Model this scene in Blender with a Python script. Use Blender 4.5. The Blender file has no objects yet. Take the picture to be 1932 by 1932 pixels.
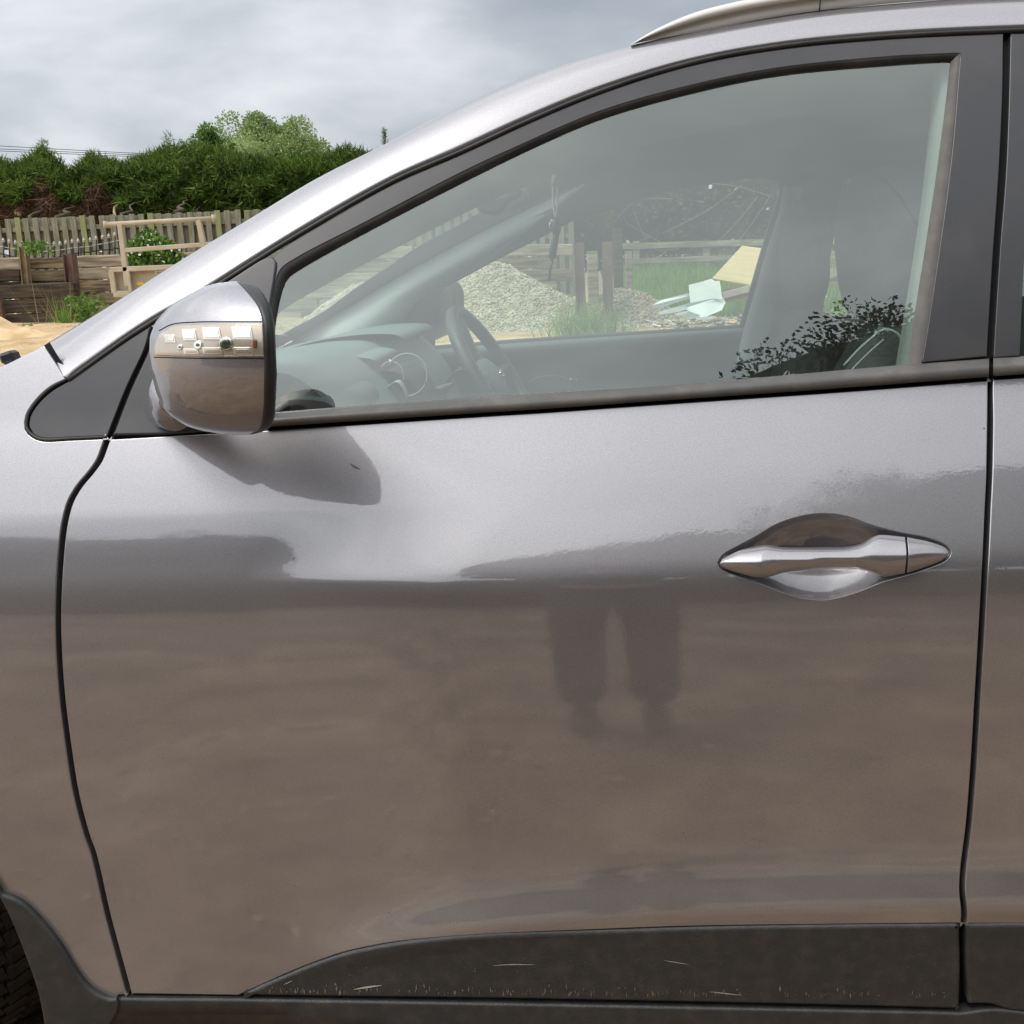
import bpy, bmesh, math, random
import numpy as np
from mathutils import Vector, Matrix, noise
from mathutils.geometry import delaunay_2d_cdt
random.seed(7); rng = np.random.default_rng(11)
R = math.radians
scene = bpy.context.scene
COL = scene.collection

# ------------------------------------------------------------------ camera
CAM = np.array([0.0, -1.34, 1.28]); YAW, PITCH, ROLL = R(3.5), R(12.8), R(2.5); F = 1970.0; CX = 966.0
_f = np.array([-math.sin(YAW)*math.cos(PITCH), math.cos(YAW)*math.cos(PITCH), -math.sin(PITCH)])
_r0 = np.array([math.cos(YAW), math.sin(YAW), 0.0]); _u0 = np.cross(_r0, _f)
_r = _r0*math.cos(ROLL) - _u0*math.sin(ROLL); _u = _u0*math.cos(ROLL) + _r0*math.sin(ROLL)
cam_data = bpy.data.cameras.new("camera"); cam = bpy.data.objects.new("camera", cam_data); COL.objects.link(cam)
cam_data.sensor_width = 36; cam_data.lens = 36*F/1932; cam_data.clip_start = 0.02; cam_data.clip_end = 3000
cam.matrix_world = Matrix(((_r[0], _u[0], -_f[0], CAM[0]), (_r[1], _u[1], -_f[1], CAM[1]), (_r[2], _u[2], -_f[2], CAM[2]), (0, 0, 0, 1)))
scene.camera = cam

# ------------------------------------------------------------------ world, sun, exposure
SUN_EL, SUN_AZ = R(60), R(234)          # azimuth measured from +Y clockwise; the sun stands behind the photographer
sun_dir = Vector((math.sin(SUN_AZ)*math.cos(SUN_EL), math.cos(SUN_AZ)*math.cos(SUN_EL), math.sin(SUN_EL)))
world = bpy.data.worlds.new("World"); scene.world = world; world.use_nodes = True
nt = world.node_tree; nt.nodes.clear()
def N(tree, t, **kw):
    n = tree.nodes.new(t)
    for k, v in kw.items(): setattr(n, k, v)
    return n
def L(tree, a, b): tree.links.new(a, b)
def mth(tree, op, a, b=None, c=None):
    n = N(tree, 'ShaderNodeMath', operation=op)
    for i, v in enumerate((a, b, c)):
        if v is None: continue
        if isinstance(v, (int, float)): n.inputs[i].default_value = v
        else: L(tree, v, n.inputs[i])
    return n.outputs[0]
sky = N(nt, 'ShaderNodeTexSky', sky_type='NISHITA', sun_disc=False, sun_elevation=SUN_EL, sun_rotation=SUN_AZ)
tc = N(nt, 'ShaderNodeTexCoord')
mp = N(nt, 'ShaderNodeMapping'); mp.inputs['Scale'].default_value = (1.0, 1.0, 2.6); mp.inputs['Location'].default_value = (1.31, 0.65, 2.2)
L(nt, tc.outputs['Generated'], mp.inputs['Vector'])
nz = N(nt, 'ShaderNodeTexNoise'); nz.inputs['Scale'].default_value = 2.6; nz.inputs['Detail'].default_value = 7; nz.inputs['Roughness'].default_value = 0.52; nz.inputs['Distortion'].default_value = 0.25
L(nt, mp.outputs[0], nz.inputs['Vector'])
cr = N(nt, 'ShaderNodeValToRGB'); e = cr.color_ramp.elements
e[0].position = 0.36; e[0].color = (0.19, 0.24, 0.295, 1); e[1].position = 0.66; e[1].color = (0.68, 0.695, 0.72, 1)
m = cr.color_ramp.elements.new(0.5); m.color = (0.335, 0.375, 0.425, 1)
L(nt, nz.outputs['Fac'], cr.inputs[0])
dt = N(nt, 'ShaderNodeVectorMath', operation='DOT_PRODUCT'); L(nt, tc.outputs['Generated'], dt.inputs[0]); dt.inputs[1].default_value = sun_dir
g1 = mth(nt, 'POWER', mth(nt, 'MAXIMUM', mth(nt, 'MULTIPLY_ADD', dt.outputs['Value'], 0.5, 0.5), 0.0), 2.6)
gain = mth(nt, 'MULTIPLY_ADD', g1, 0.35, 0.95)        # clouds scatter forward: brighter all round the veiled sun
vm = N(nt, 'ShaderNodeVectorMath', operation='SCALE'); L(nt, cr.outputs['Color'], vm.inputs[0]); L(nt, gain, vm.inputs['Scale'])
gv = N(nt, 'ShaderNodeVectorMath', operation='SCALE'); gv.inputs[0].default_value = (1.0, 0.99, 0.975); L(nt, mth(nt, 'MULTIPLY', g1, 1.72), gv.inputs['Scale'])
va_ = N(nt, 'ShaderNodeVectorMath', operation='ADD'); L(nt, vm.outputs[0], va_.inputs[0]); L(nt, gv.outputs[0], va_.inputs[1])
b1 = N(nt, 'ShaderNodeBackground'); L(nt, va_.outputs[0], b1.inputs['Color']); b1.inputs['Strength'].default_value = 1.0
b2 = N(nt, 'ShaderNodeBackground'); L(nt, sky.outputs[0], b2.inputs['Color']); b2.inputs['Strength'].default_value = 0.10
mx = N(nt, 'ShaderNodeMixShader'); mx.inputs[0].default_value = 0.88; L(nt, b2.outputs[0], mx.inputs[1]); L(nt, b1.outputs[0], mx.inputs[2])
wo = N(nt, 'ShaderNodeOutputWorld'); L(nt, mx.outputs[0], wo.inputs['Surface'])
sd = bpy.data.lights.new("sun", 'SUN'); sd.energy = 1.45; sd.angle = R(20); sd.color = (1.0, 0.95, 0.87)
so = bpy.data.objects.new("sun", sd); COL.objects.link(so); so.rotation_euler = sun_dir.to_track_quat('Z', 'Y').to_euler(); so.location = (0, -20, 30)
vs = scene.view_settings; vs.view_transform = 'Standard'; vs.look = 'None'; vs.gamma = 1.0; vs.exposure = 0.0; vs.use_curve_mapping = False

# ------------------------------------------------------------------ materials
MATS = {}
def pmat(name, col, rough=0.6, metal=0.0, coat=0.0, coat_rough=0.03, spec=0.5, var=None, scale=20.0, bump=0.0, bscale=60.0, detail=6.0, stretch=None, dirt=None, flat=False):
    """principled material; var = second colour mixed by noise; dirt=(colour, amount, scale)"""
    m = bpy.data.materials.new(name); m.use_nodes = True; t = m.node_tree; b = t.nodes['Principled BSDF']
    b.inputs['Base Color'].default_value = (*col, 1); b.inputs['Roughness'].default_value = rough; b.inputs['Metallic'].default_value = metal
    b.inputs['Coat Weight'].default_value = coat; b.inputs['Coat Roughness'].default_value = coat_rough; b.inputs['Specular IOR Level'].default_value = spec
    g = N(t, 'ShaderNodeNewGeometry'); vec = g.outputs['Position']
    if stretch:
        tc_ = N(t, 'ShaderNodeTexCoord'); mm = N(t, 'ShaderNodeMapping'); mm.inputs['Scale'].default_value = stretch; L(t, tc_.outputs['Object'], mm.inputs['Vector']); vec = mm.outputs[0]
        oi = N(t, 'ShaderNodeObjectInfo'); va = N(t, 'ShaderNodeVectorMath', operation='ADD'); L(t, vec, va.inputs[0])
        cmb = N(t, 'ShaderNodeCombineXYZ'); k = mth(t, 'MULTIPLY', oi.outputs['Random'], 37.0); L(t, k, cmb.inputs[0]); L(t, k, cmb.inputs[1]); L(t, k, cmb.inputs[2]); L(t, cmb.outputs[0], va.inputs[1]); vec = va.outputs[0]
    last = None
    if var:
        n = N(t, 'ShaderNodeTexNoise'); n.inputs['Scale'].default_value = scale; n.inputs['Detail'].default_value = detail; L(t, vec, n.inputs['Vector'])
        r = N(t, 'ShaderNodeValToRGB'); r.color_ramp.elements[0].position = 0.35; r.color_ramp.elements[1].position = 0.65
        r.color_ramp.elements[0].color = (*col, 1); r.color_ramp.elements[1].color = (*var, 1); L(t, n.outputs['Fac'], r.inputs[0]); last = r.outputs[0]
        L(t, last, b.inputs['Base Color'])
    if dirt:
        n = N(t, 'ShaderNodeTexNoise'); n.inputs['Scale'].default_value = dirt[2]; n.inputs['Detail'].default_value = 9; n.inputs['Roughness'].default_value = .65; L(t, g.outputs['Position'], n.inputs['Vector'])
        r = N(t, 'ShaderNodeValToRGB'); r.color_ramp.elements[0].position = 0.45; r.color_ramp.elements[1].position = 0.75
        r.color_ramp.elements[0].color = (0, 0, 0, 1); r.color_ramp.elements[1].color = (1, 1, 1, 1); L(t, n.outputs['Fac'], r.inputs[0])
        mxx = N(t, 'ShaderNodeMix', data_type='RGBA'); L(t, mth(t, 'MULTIPLY', r.outputs[0], dirt[1]), mxx.inputs[0])
        if last: L(t, last, mxx.inputs[6])
        else: mxx.inputs[6].default_value = (*col, 1)
        mxx.inputs[7].default_value = (*dirt[0], 1); L(t, mxx.outputs[2], b.inputs['Base Color'])
    if bump:
        n = N(t, 'ShaderNodeTexNoise'); n.inputs['Scale'].default_value = bscale; n.inputs['Detail'].default_value = 8; L(t, vec, n.inputs['Vector'])
        bp = N(t, 'ShaderNodeBump'); bp.inputs['Strength'].default_value = bump; bp.inputs['Distance'].default_value = 0.01; L(t, n.outputs['Fac'], bp.inputs['Height']); L(t, bp.outputs[0], b.inputs['Normal'])
    MATS[name] = m; return m

def paint_mat():
    m = bpy.data.materials.new('grey_metallic_paint'); m.use_nodes = True; t = m.node_tree; b = t.nodes['Principled BSDF']
    g = N(t, 'ShaderNodeNewGeometry')
    fl = N(t, 'ShaderNodeTexNoise'); fl.inputs['Scale'].default_value = 900; fl.inputs['Detail'].default_value = 2; L(t, g.outputs['Position'], fl.inputs['Vector'])
    r = N(t, 'ShaderNodeValToRGB'); r.color_ramp.elements[0].position = .3; r.color_ramp.elements[1].position = .72
    r.color_ramp.elements[0].color = (0.250, 0.244, 0.260, 1); r.color_ramp.elements[1].color = (0.365, 0.357, 0.379, 1); L(t, fl.outputs['Fac'], r.inputs[0])
    # road dust: thin brownish film, denser low on the body, in streaky patches
    mp_ = N(t, 'ShaderNodeMapping'); mp_.inputs['Scale'].default_value = (9, 9, 16); L(t, g.outputs['Position'], mp_.inputs['Vector'])
    d1 = N(t, 'ShaderNodeTexNoise'); d1.inputs['Scale'].default_value = 1; d1.inputs['Detail'].default_value = 9; d1.inputs['Roughness'].default_value = .62; L(t, mp_.outputs[0], d1.inputs['Vector'])
    sp = N(t, 'ShaderNodeSeparateXYZ'); L(t, g.outputs['Position'], sp.inputs[0])
    low = N(t, 'ShaderNodeMapRange'); low.inputs[1].default_value = 1.0; low.inputs[2].default_value = 0.25; low.inputs[3].default_value = 0.03; low.inputs[4].default_value = 0.34; L(t, sp.outputs[2], low.inputs[0])
    dfac = mth(t, 'MULTIPLY', low.outputs[0], mth(t, 'MULTIPLY_ADD', d1.outputs['Fac'], 1.7, 0.05))
    mxx = N(t, 'ShaderNodeMix', data_type='RGBA'); L(t, dfac, mxx.inputs[0]); L(t, r.outputs[0], mxx.inputs[6]); mxx.inputs[7].default_value = (0.34, 0.255, 0.18, 1)
    # stone chips and specks
    vo = N(t, 'ShaderNodeTexVoronoi'); vo.inputs['Scale'].default_value = 16; L(t, g.outputs['Position'], vo.inputs['Vector'])
    chip = mth(t, 'LESS_THAN', vo.outputs['Distance'], 0.022)
    pick = mth(t, 'GREATER_THAN', N(t, 'ShaderNodeSeparateColor').outputs[0], 2.0)
    sc = N(t, 'ShaderNodeSeparateColor'); L(t, vo.outputs['Color'], sc.inputs[0]); pick = mth(t, 'GREATER_THAN', sc.outputs[0], 0.9)
    mx2 = N(t, 'ShaderNodeMix', data_type='RGBA'); L(t, mth(t, 'MULTIPLY', chip, pick), mx2.inputs[0]); L(t, mxx.outputs[2], mx2.inputs[6]); mx2.inputs[7].default_value = (0.03, 0.03, 0.03, 1)
    L(t, mx2.outputs[2], b.inputs['Base Color'])
    L(t, mth(t, 'SUBTRACT', 0.86, dfac), b.inputs['Metallic'])
    b.inputs['Roughness'].default_value = 0.40; b.inputs['Coat Weight'].default_value = 1.0
    L(t, mth(t, 'MULTIPLY_ADD', dfac, 0.08, 0.008), b.inputs['Coat Roughness']); b.inputs['Coat IOR'].default_value = 2.0
    op = N(t, 'ShaderNodeTexNoise'); op.inputs['Scale'].default_value = 260; op.inputs['Detail'].default_value = 1; L(t, g.outputs['Position'], op.inputs['Vector'])
    bp = N(t, 'ShaderNodeBump'); bp.inputs['Strength'].default_value = 0.05; bp.inputs['Distance'].default_value = 0.0006; L(t, op.outputs['Fac'], bp.inputs['Height']); L(t, bp.outputs[0], b.inputs['Coat Normal'])
    MATS['paint'] = m
paint_mat()

def glass_mat(name, tint, gain=1.25, dust=0.03):
    m = bpy.data.materials.new(name); m.use_nodes = True; t = m.node_tree; t.nodes.clear()
    g = N(t, 'ShaderNodeNewGeometry'); d = N(t, 'ShaderNodeVectorMath', operation='DOT_PRODUCT'); L(t, g.outputs['Normal'], d.inputs[0]); L(t, g.outputs['Incoming'], d.inputs[1])
    c = mth(t, 'ABSOLUTE', d.outputs['Value']); f5 = mth(t, 'POWER', mth(t, 'SUBTRACT', 1.0, c), 5.0)
    fr = mth(t, 'MINIMUM', mth(t, 'MULTIPLY', mth(t, 'MULTIPLY_ADD', f5, 0.957, 0.043), 2*gain), 0.95)
    tr = N(t, 'ShaderNodeBsdfTransparent'); tr.inputs[0].default_value = (*tint, 1)
    gl = N(t, 'ShaderNodeBsdfGlossy'); gl.inputs['Roughness'].default_value = 0.0; gl.inputs['Color'].default_value = (.93, 1, .97, 1)
    df = N(t, 'ShaderNodeBsdfDiffuse'); df.inputs[0].default_value = (0.5, 0.48, 0.45, 1)
    n = N(t, 'ShaderNodeTexNoise'); n.inputs['Scale'].default_value = 8; n.inputs['Detail'].default_value = 8; L(t, g.outputs['Position'], n.inputs['Vector'])
    m0 = N(t, 'ShaderNodeMixShader'); L(t, mth(t, 'MULTIPLY', n.outputs['Fac'], 2*dust), m0.inputs[0]); L(t, tr.outputs[0], m0.inputs[1]); L(t, df.outputs[0], m0.inputs[2])
    m1 = N(t, 'ShaderNodeMixShader'); L(t, fr, m1.inputs[0]); L(t, m0.outputs[0], m1.inputs[1]); L(t, gl.outputs[0], m1.inputs[2])
    o = N(t, 'ShaderNodeOutputMaterial'); L(t, m1.outputs[0], o.inputs['Surface']); MATS[name] = m; return m
glass_mat('window_glass', (0.86, 0.95, 0.905), 1.7)
glass_mat('screen_glass', (0.80, 0.90, 0.86), 0.7, .02)
glass_mat('lamp_lens', (0.97, 0.95, 0.92), 1.0, 0.015)

pmat('frame_black', (0.035, 0.035, 0.04), 0.30, spec=0.6, dirt=((0.2, 0.17, 0.14), 0.12, 9))
pmat('rubber', (0.012, 0.011, 0.011), 0.55, dirt=((0.12, 0.1, 0.08), 0.3, 14))
pmat('rubber_dusty', (0.10, 0.092, 0.088), 0.7, dirt=((0.2, 0.18, 0.165), 0.5, 25))
pmat('belt_trim', (0.085, 0.08, 0.077), 0.42, dirt=((0.22, 0.195, 0.175), 0.4, 22), bump=.05, bscale=200)
pmat('gap_dark', (0.006, 0.006, 0.006), 0.9)
pmat('cladding', (0.030, 0.031, 0.032), 0.40, dirt=((0.12, 0.10, 0.078), 0.32, 38), bump=0.25, bscale=700)
pmat('interior_grey', (0.12, 0.135, 0.135), 0.8)
pmat('interior_light', (0.42, 0.47, 0.45), 0.75)
pmat('headliner', (0.22, 0.23, 0.22), 0.95)
pmat('dash', (0.14, 0.175, 0.17), 0.62, bump=0.06, bscale=400)
pmat('interior_dark', (0.018, 0.02, 0.02), 0.7)
pmat('seat_cloth', (0.05, 0.052, 0.055), 0.95, bump=0.3, bscale=400)
pmat('leather', (0.03, 0.033, 0.035), 0.42)
pmat('chrome', (0.8, 0.8, 0.8), 0.12, metal=1.0)
pmat('lamp_chrome', (0.95, 0.90, 0.83), 0.30, metal=0.85)
pmat('bulb_chrome', (0.9, 0.88, 0.85), 0.08, metal=1.0)
pmat('rail_silver', (0.66, 0.64, 0.60), 0.38, metal=0.0, coat=0.3)
pmat('tyre', (0.022, 0.021, 0.019), 0.85, dirt=((0.18, 0.145, 0.10), 0.75, 12), bump=0.3, bscale=150)
pmat('etch', (0.012, 0.02, 0.018), 0.8)
pmat('scratch', (0.42, 0.38, 0.33), 0.8)
pmat('black_plastic', (0.015, 0.015, 0.016), 0.4)

# ------------------------------------------------------------------ object helpers
def link(name, me, mat, parent=None):
    o = bpy.data.objects.new(name, me); COL.objects.link(o)
    if mat is not None and not me.materials:
        for mm in (mat if isinstance(mat, (list, tuple)) else [mat]): me.materials.append(MATS[mm] if isinstance(mm, str) else mm)
    if parent is not None: o.parent = parent
    return o
def tag(o, label, cat, group=None, kind=None):
    if label: o['label'] = label
    if cat: o['category'] = cat
    if group: o['group'] = group
    if kind: o['kind'] = kind
    return o
def empty(name, loc=(0, 0, 0)):
    o = bpy.data.objects.new(name, None); COL.objects.link(o); o.location = loc; o.empty_display_size = 0.1; return o
def mesh(name, vs_, fs_, smooth=True):
    me = bpy.data.meshes.new(name); me.from_pydata([tuple(map(float, v)) for v in vs_], [], [tuple(int(i) for i in f) for f in fs_])
    if smooth: me.polygons.foreach_set('use_smooth', [True]*len(me.polygons))
    me.update(); return me

# ------------------------------------------------------------------ geometry of the car side
def rays(p):
    p = np.atleast_2d(np.asarray(p, float)); d = _f[None]*F + (p[:, :1]-CX)*_r[None] - (p[:, 1:2]-CX)*_u[None]; return d
def unY(p, Y):                      # point of the sight line at depth Y (world)
    d = rays(p); t = (np.asarray(Y, float)-CAM[1])/d[:, 1]; return CAM[None]+d*t[:, None]
def unS(p, surf):
    d = rays(p); Y = np.full(len(d), 0.05)
    for _ in range(40):
        t = (Y-CAM[1])/d[:, 1]; X = CAM[0]+d[:, 0]*t; Z = CAM[2]+d[:, 2]*t; Y = 0.5*Y+0.5*surf(X, Z)
    return CAM[None]+d*((Y-CAM[1])/d[:, 1])[:, None]
def proj(P):
    d = np.asarray(P, float)-CAM; w = d@_f; return np.stack([CX+F*(d@_r)/w, CX-F*(d@_u)/w], -1)
def at(px, py, Y): return Vector(unY([(px, py)], [Y])[0])

ZT = np.arange(-0.2, 2.2, 0.0005)
def integ(knots):
    z, a = zip(*sorted(knots)); tl = np.interp(ZT, z, a)
    k = np.ones(25)/25; tl = np.convolve(np.pad(tl, 12, 'edge'), k, 'valid')
    y = np.cumsum(np.tan(np.radians(tl)))*0.0005; return y
def anchored(knots, z0=0.85):
    y = integ(knots); return y-np.interp(z0, ZT, y)
A_R = anchored([(0, 0), (.45, -1), (.6, 0), (.73, 2), (.82, 4.0), (.862, 6.5), (.880, 13), (.889, 21), (.902, 26), (.93, 28), (.97, 28.5), (1.02, 29.5), (1.085, 30), (1.125, 23), (1.3, 24.5), (1.5, 28), (1.7, 32)])
A_L = anchored([(0, 0), (.45, -1), (.6, 0), (.73, 2.0), (.82, 4.0), (.86, 7), (.88, 10.5), (.895, 12.5), (.915, 12.2), (.93, 13.2), (.945, 15), (.968, 17), (.980, 23), (1.0, 24), (1.09, 27), (1.125, 24), (1.3, 28), (1.5, 28), (1.7, 32)])
A_L += np.interp(1.0, ZT, A_R)-np.interp(1.0, ZT, A_L)
def sstep(a, b, x): t = np.clip((x-a)/(b-a), 0, 1); return t*t*(3-2*t)
CL = np.array([(-1.6, .20), (-.55, .225), (-.395, .245), (-.34, .268), (-.26, .296), (-.18, .318), (-.09, .33), (.08, .345), (.3, .352), (.6, .355), (2, .36)])
FLK = [(-.4, 0), (.02, 0), (.028, -18), (.044, -6), (.058, 16), (.082, 19), (.11, 10), (.15, 1), (.2, 0), (.8, 0)]
FT = np.arange(-.4, .8, .0005)
_tl = np.interp(FT, *zip(*FLK)); _tl = np.convolve(np.pad(_tl, 15, 'edge'), np.ones(31)/31, 'valid')
FLY = np.cumsum(np.tan(np.radians(_tl)))*.0005; FLY -= FLY[-1]
def S(x, z):
    c_ = -.31+np.clip(z-.88, 0, .11)*.8; wl = 1-sstep(-.16, .16, x-c_)
    y = (1-wl)*np.interp(z, ZT, A_R) + wl*np.interp(z, ZT, A_L)
    zc = np.interp(x, CL[:, 0], CL[:, 1]); amp = sstep(-.50, -.22, x)
    y = y + amp*np.interp(z-zc, FT, FLY)
    y = y + 0.035*np.clip(-.35-x, 0, 9)**2            # plan taper towards the nose
    return y
def off(s, d): return lambda x, z: s(x, z)+d
WID = 1.82
def drop(P, t=1.0): P = np.array(P, float); P[..., 2] -= .07*t*(1-sstep(-.05, .35, P[..., 0])); return P   # the far pillar stands a little lower
def mirY(P): P = np.array(P, float); P[..., 1] = WID-P[..., 1]; return drop(P)

def spline(pts, step):
    pts = np.asarray(pts, float)
    if len(pts) == 2:
        n = max(1, int(np.hypot(*(pts[1]-pts[0]))/step)); t = np.linspace(0, 1, n+1)[:, None]; return pts[0]*(1-t)+pts[1]*t
    out = []
    P = np.vstack([2*pts[0]-pts[1], pts, 2*pts[-1]-pts[-2]])
    for i in range(1, len(P)-2):
        n = max(1, int(np.linalg.norm(P[i+1]-P[i])/step)); 
        d01, d12, d23 = [max(np.linalg.norm(P[i+k]-P[i+k-1])**.5, 1e-6) for k in (0, 1, 2)]
        m1 = (P[i+1]-P[i])+d12*((P[i]-P[i-1])/d01-(P[i+1]-P[i-1])/(d01+d12)); m2 = (P[i+1]-P[i])+d12*((P[i+2]-P[i+1])/d23-(P[i+2]-P[i])/(d12+d23))
        for k in range(n):
            t = k/n; out.append((2*t**3-3*t*t+1)*P[i]+(t**3-2*t*t+t)*m1+(-2*t**3+3*t*t)*P[i+1]+(t**3-t*t)*m2)
    out.append(pts[-1]); return np.array(out)
def loop(*segs, step=9):
    out = []
    for s in segs:
        q = spline(s, step)
        if out and np.linalg.norm(out[-1]-q[0]) < 1e-6: q = q[1:]
        out.extend(list(q))
    if np.linalg.norm(out[0]-out[-1]) < 1e-6: out.pop()
    q = np.array(out); area = np.sum(q[:, 0]*np.roll(q[:, 1], -1)-np.roll(q[:, 0], -1)*q[:, 1])
    return q if area > 0 else q[::-1]
def onorm(q):                       # outward normals of a loop
    t = np.roll(q, -1, 0)-np.roll(q, 1, 0); t /= np.linalg.norm(t, axis=1)[:, None]+1e-9; return np.stack([t[:, 1], -t[:, 0]], 1)
def inset(q, d): return q-onorm(q)*d
def inside(p, q):
    x, y = p[:, 0], p[:, 1]; c = np.zeros(len(p), bool); a = q; b = np.roll(q, -1, 0)
    for (x1, y1), (x2, y2) in zip(a, b):
        if y1 == y2: continue
        m_ = ((y1 > y) != (y2 > y)); c ^= m_ & (x < (x2-x1)*(y-y1)/(y2-y1)+x1)
    return c
def bdist(p, q, chunk=4000):
    a = q; b = np.roll(q, -1, 0); ab = b-a; l2 = (ab**2).sum(1)+1e-9; out = np.empty(len(p))
    for i in range(0, len(p), chunk):
        pp = p[i:i+chunk]; t = np.clip(((pp[:, None]-a[None])*ab[None]).sum(2)/l2, 0, 1); dd = pp[:, None]-(a[None]+t[..., None]*ab[None]); out[i:i+chunk] = np.sqrt((dd**2).sum(2).min(1))
    return out
def nrm(fmap, uv, h=0.7):
    du = fmap(uv+[h, 0])-fmap(uv-[h, 0]); dv = fmap(uv+[0, h])-fmap(uv-[0, h]); n = np.cross(du, dv)
    n /= np.linalg.norm(n, axis=1)[:, None]+1e-12
    flip = (n*(fmap(uv)-CAM)).sum(1) > 0; n[flip] *= -1; return n
def panel(name, q, fmap, mat, parent=None, holes=(), grid=14, r=3.0, thick=0.018, rim=True, rim_holes=True, flip=False, density=None):
    """sheet panel: outline q (and holes) meshed on fmap, with rounded edges of radius r and a turned-in flange"""
    loops = [inset(q, r) if rim else q]+[inset(h[::-1], r if rim_holes else 0) for h in holes]
    lo, hi = q.min(0), q.max(0)
    gx, gy = np.meshgrid(np.arange(lo[0]+grid/2, hi[0], grid), np.arange(lo[1]+grid/2, hi[1], grid)); gp = np.stack([gx.ravel(), gy.ravel()], 1)
    gp = gp[inside(gp, loops[0])]
    for l in loops[1:]: gp = gp[~inside(gp, l[::-1])]
    if len(gp):
        d = np.min([bdist(gp, l) for l in loops], axis=0); gp = gp[d > grid*0.45]
    pts = [p for l in loops for p in l]; edges = []; s = 0
    for l in loops: n = len(l); edges += [(s+i, s+(i+1) % n) for i in range(n)]; s += n
    pts += list(gp)
    vo, ed, fo, ov, oe, of = delaunay_2d_cdt([Vector(p) for p in pts], edges, [], 0, 1e-7)
    uv = np.array([tuple(v) for v in vo]); tri = np.array([f for f in fo if len(f) == 3])
    c = uv[tri].mean(1); k = inside(c, loops[0])
    for l in loops[1:]: k &= ~inside(c, l[::-1])
    tri = tri[k]
    P = fmap(uv); NN = nrm(fmap, uv); V = list(P); NL = list(NN); Fs = [list(t) for t in tri]
    if rim:
        for li, l in enumerate(loops):
            if li and not rim_holes: continue
            on = onorm(l); base = fmap(l); n0 = nrm(fmap, l); ow = fmap(l+on*0.5)-base; ow /= np.linalg.norm(ow, axis=1)[:, None]+1e-12
            rm = np.linalg.norm(fmap(l+on*r)-base, axis=1)[:, None]
            rings = [(base, n0)]
            for a in (30, 60, 90):
                sa, ca = math.sin(R(a)), math.cos(R(a)); rings.append((base+ow*rm*sa-n0*rm*(1-ca), n0*ca+ow*sa))
            rings.append((base+ow*rm-n0*(rm+thick), ow))
            st = len(V); n = len(l)
            for pp, nn in rings: V += list(pp); NL += list(nn)
            for k_ in range(len(rings)-1):
                for i in range(n):
                    j = (i+1) % n; a_ = st+k_*n+i; b_ = st+k_*n+j; c_ = st+(k_+1)*n+j; d_ = st+(k_+1)*n+i; Fs.append([a_, b_, c_, d_])
    V = np.array(V); NL = np.array(NL)
    F2 = []
    for f in Fs:
        a = V[f[1]]-V[f[0]]; b = V[f[2]]-V[f[0]]; n = np.cross(a, b)
        if n@NL[f[0]] < 0: f = f[::-1]
        F2.append(f)
    me = mesh(name, V, F2); me.normals_split_custom_set_from_vertices([tuple(map(float, n/(np.linalg.norm(n)+1e-12))) for n in NL])
    return link(name, me, mat, parent)
def loft(name, curves, mat, parent=None, close=False):
    """quads between point rows of equal length"""
    n = len(curves[0]); V = [p for c in curves for p in c]; Fs = []
    for k in range(len(curves)-1):
        for i in range(n-1+(1 if close else 0)):
            j = (i+1) % n; Fs.append((k*n+i, k*n+j, (k+1)*n+j, (k+1)*n+i))
    me = mesh(name, V, Fs); return link(name, me, mat, parent)
def resamp(c, n):
    c = np.asarray(c, float); d = np.r_[0, np.cumsum(np.linalg.norm(np.diff(c, axis=0), axis=1))]; t = np.linspace(0, d[-1], n)
    return np.stack([np.interp(t, d, c[:, k]) for k in range(c.shape[1])], 1)
def tube(name, pts, rad, mat, parent=None, seg=8, cap=True):
    pts = [Vector(p) for p in pts]; rad = rad if hasattr(rad, '__len__') else [rad]*len(pts); V = []; Fs = []
    for i, p in enumerate(pts):
        t = (pts[min(i+1, len(pts)-1)]-pts[max(i-1, 0)]).normalized(); a = t.cross(Vector((0, 0, 1)) if abs(t.z) < .9 else Vector((1, 0, 0))).normalized(); b = t.cross(a)
        for k in range(seg): an = 2*math.pi*k/seg; V.append(p+(a*math.cos(an)+b*math.sin(an))*rad[i])
    for i in range(len(pts)-1):
        for k in range(seg): k2 = (k+1) % seg; Fs.append((i*seg+k, i*seg+k2, (i+1)*seg+k2, (i+1)*seg+k))
    if cap: Fs.append(tuple(range(seg))[::-1]); Fs.append(tuple((len(pts)-1)*seg+k for k in range(seg)))
    me = mesh(name, V, Fs); return link(name, me, mat, parent) if parent is not False else me
def boxmesh(name, sx, sy, sz, bev=0.0, jit=0.0, cuts=0):
    bm = bmesh.new(); bmesh.ops.create_cube(bm, size=1)
    for v in bm.verts: v.co = Vector((v.co.x*sx, v.co.y*sy, v.co.z*sz))
    if cuts:
        es = [e for e in bm.edges if abs((e.verts[0].co-e.verts[1].co).x) > sx*.5]; bmesh.ops.subdivide_edges(bm, edges=es, cuts=cuts)
    if bev: bmesh.ops.bevel(bm, geom=bm.edges[:] if not cuts else [e for e in bm.edges if len(e.link_faces) == 2 and e.calc_face_angle(0) > .5], offset=bev, segments=1, affect='EDGES')
    if jit:
        for v in bm.verts: v.co += Vector([random.uniform(-jit, jit) for _ in range(3)])
    me = bpy.data.meshes.new(name); bm.to_mesh(me); bm.free(); return me
def place(name, me, mat, parent, loc, rot=(0, 0, 0)):
    o = link(name, me, mat, parent); o.location = loc; o.rotation_euler = rot; return o
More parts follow.
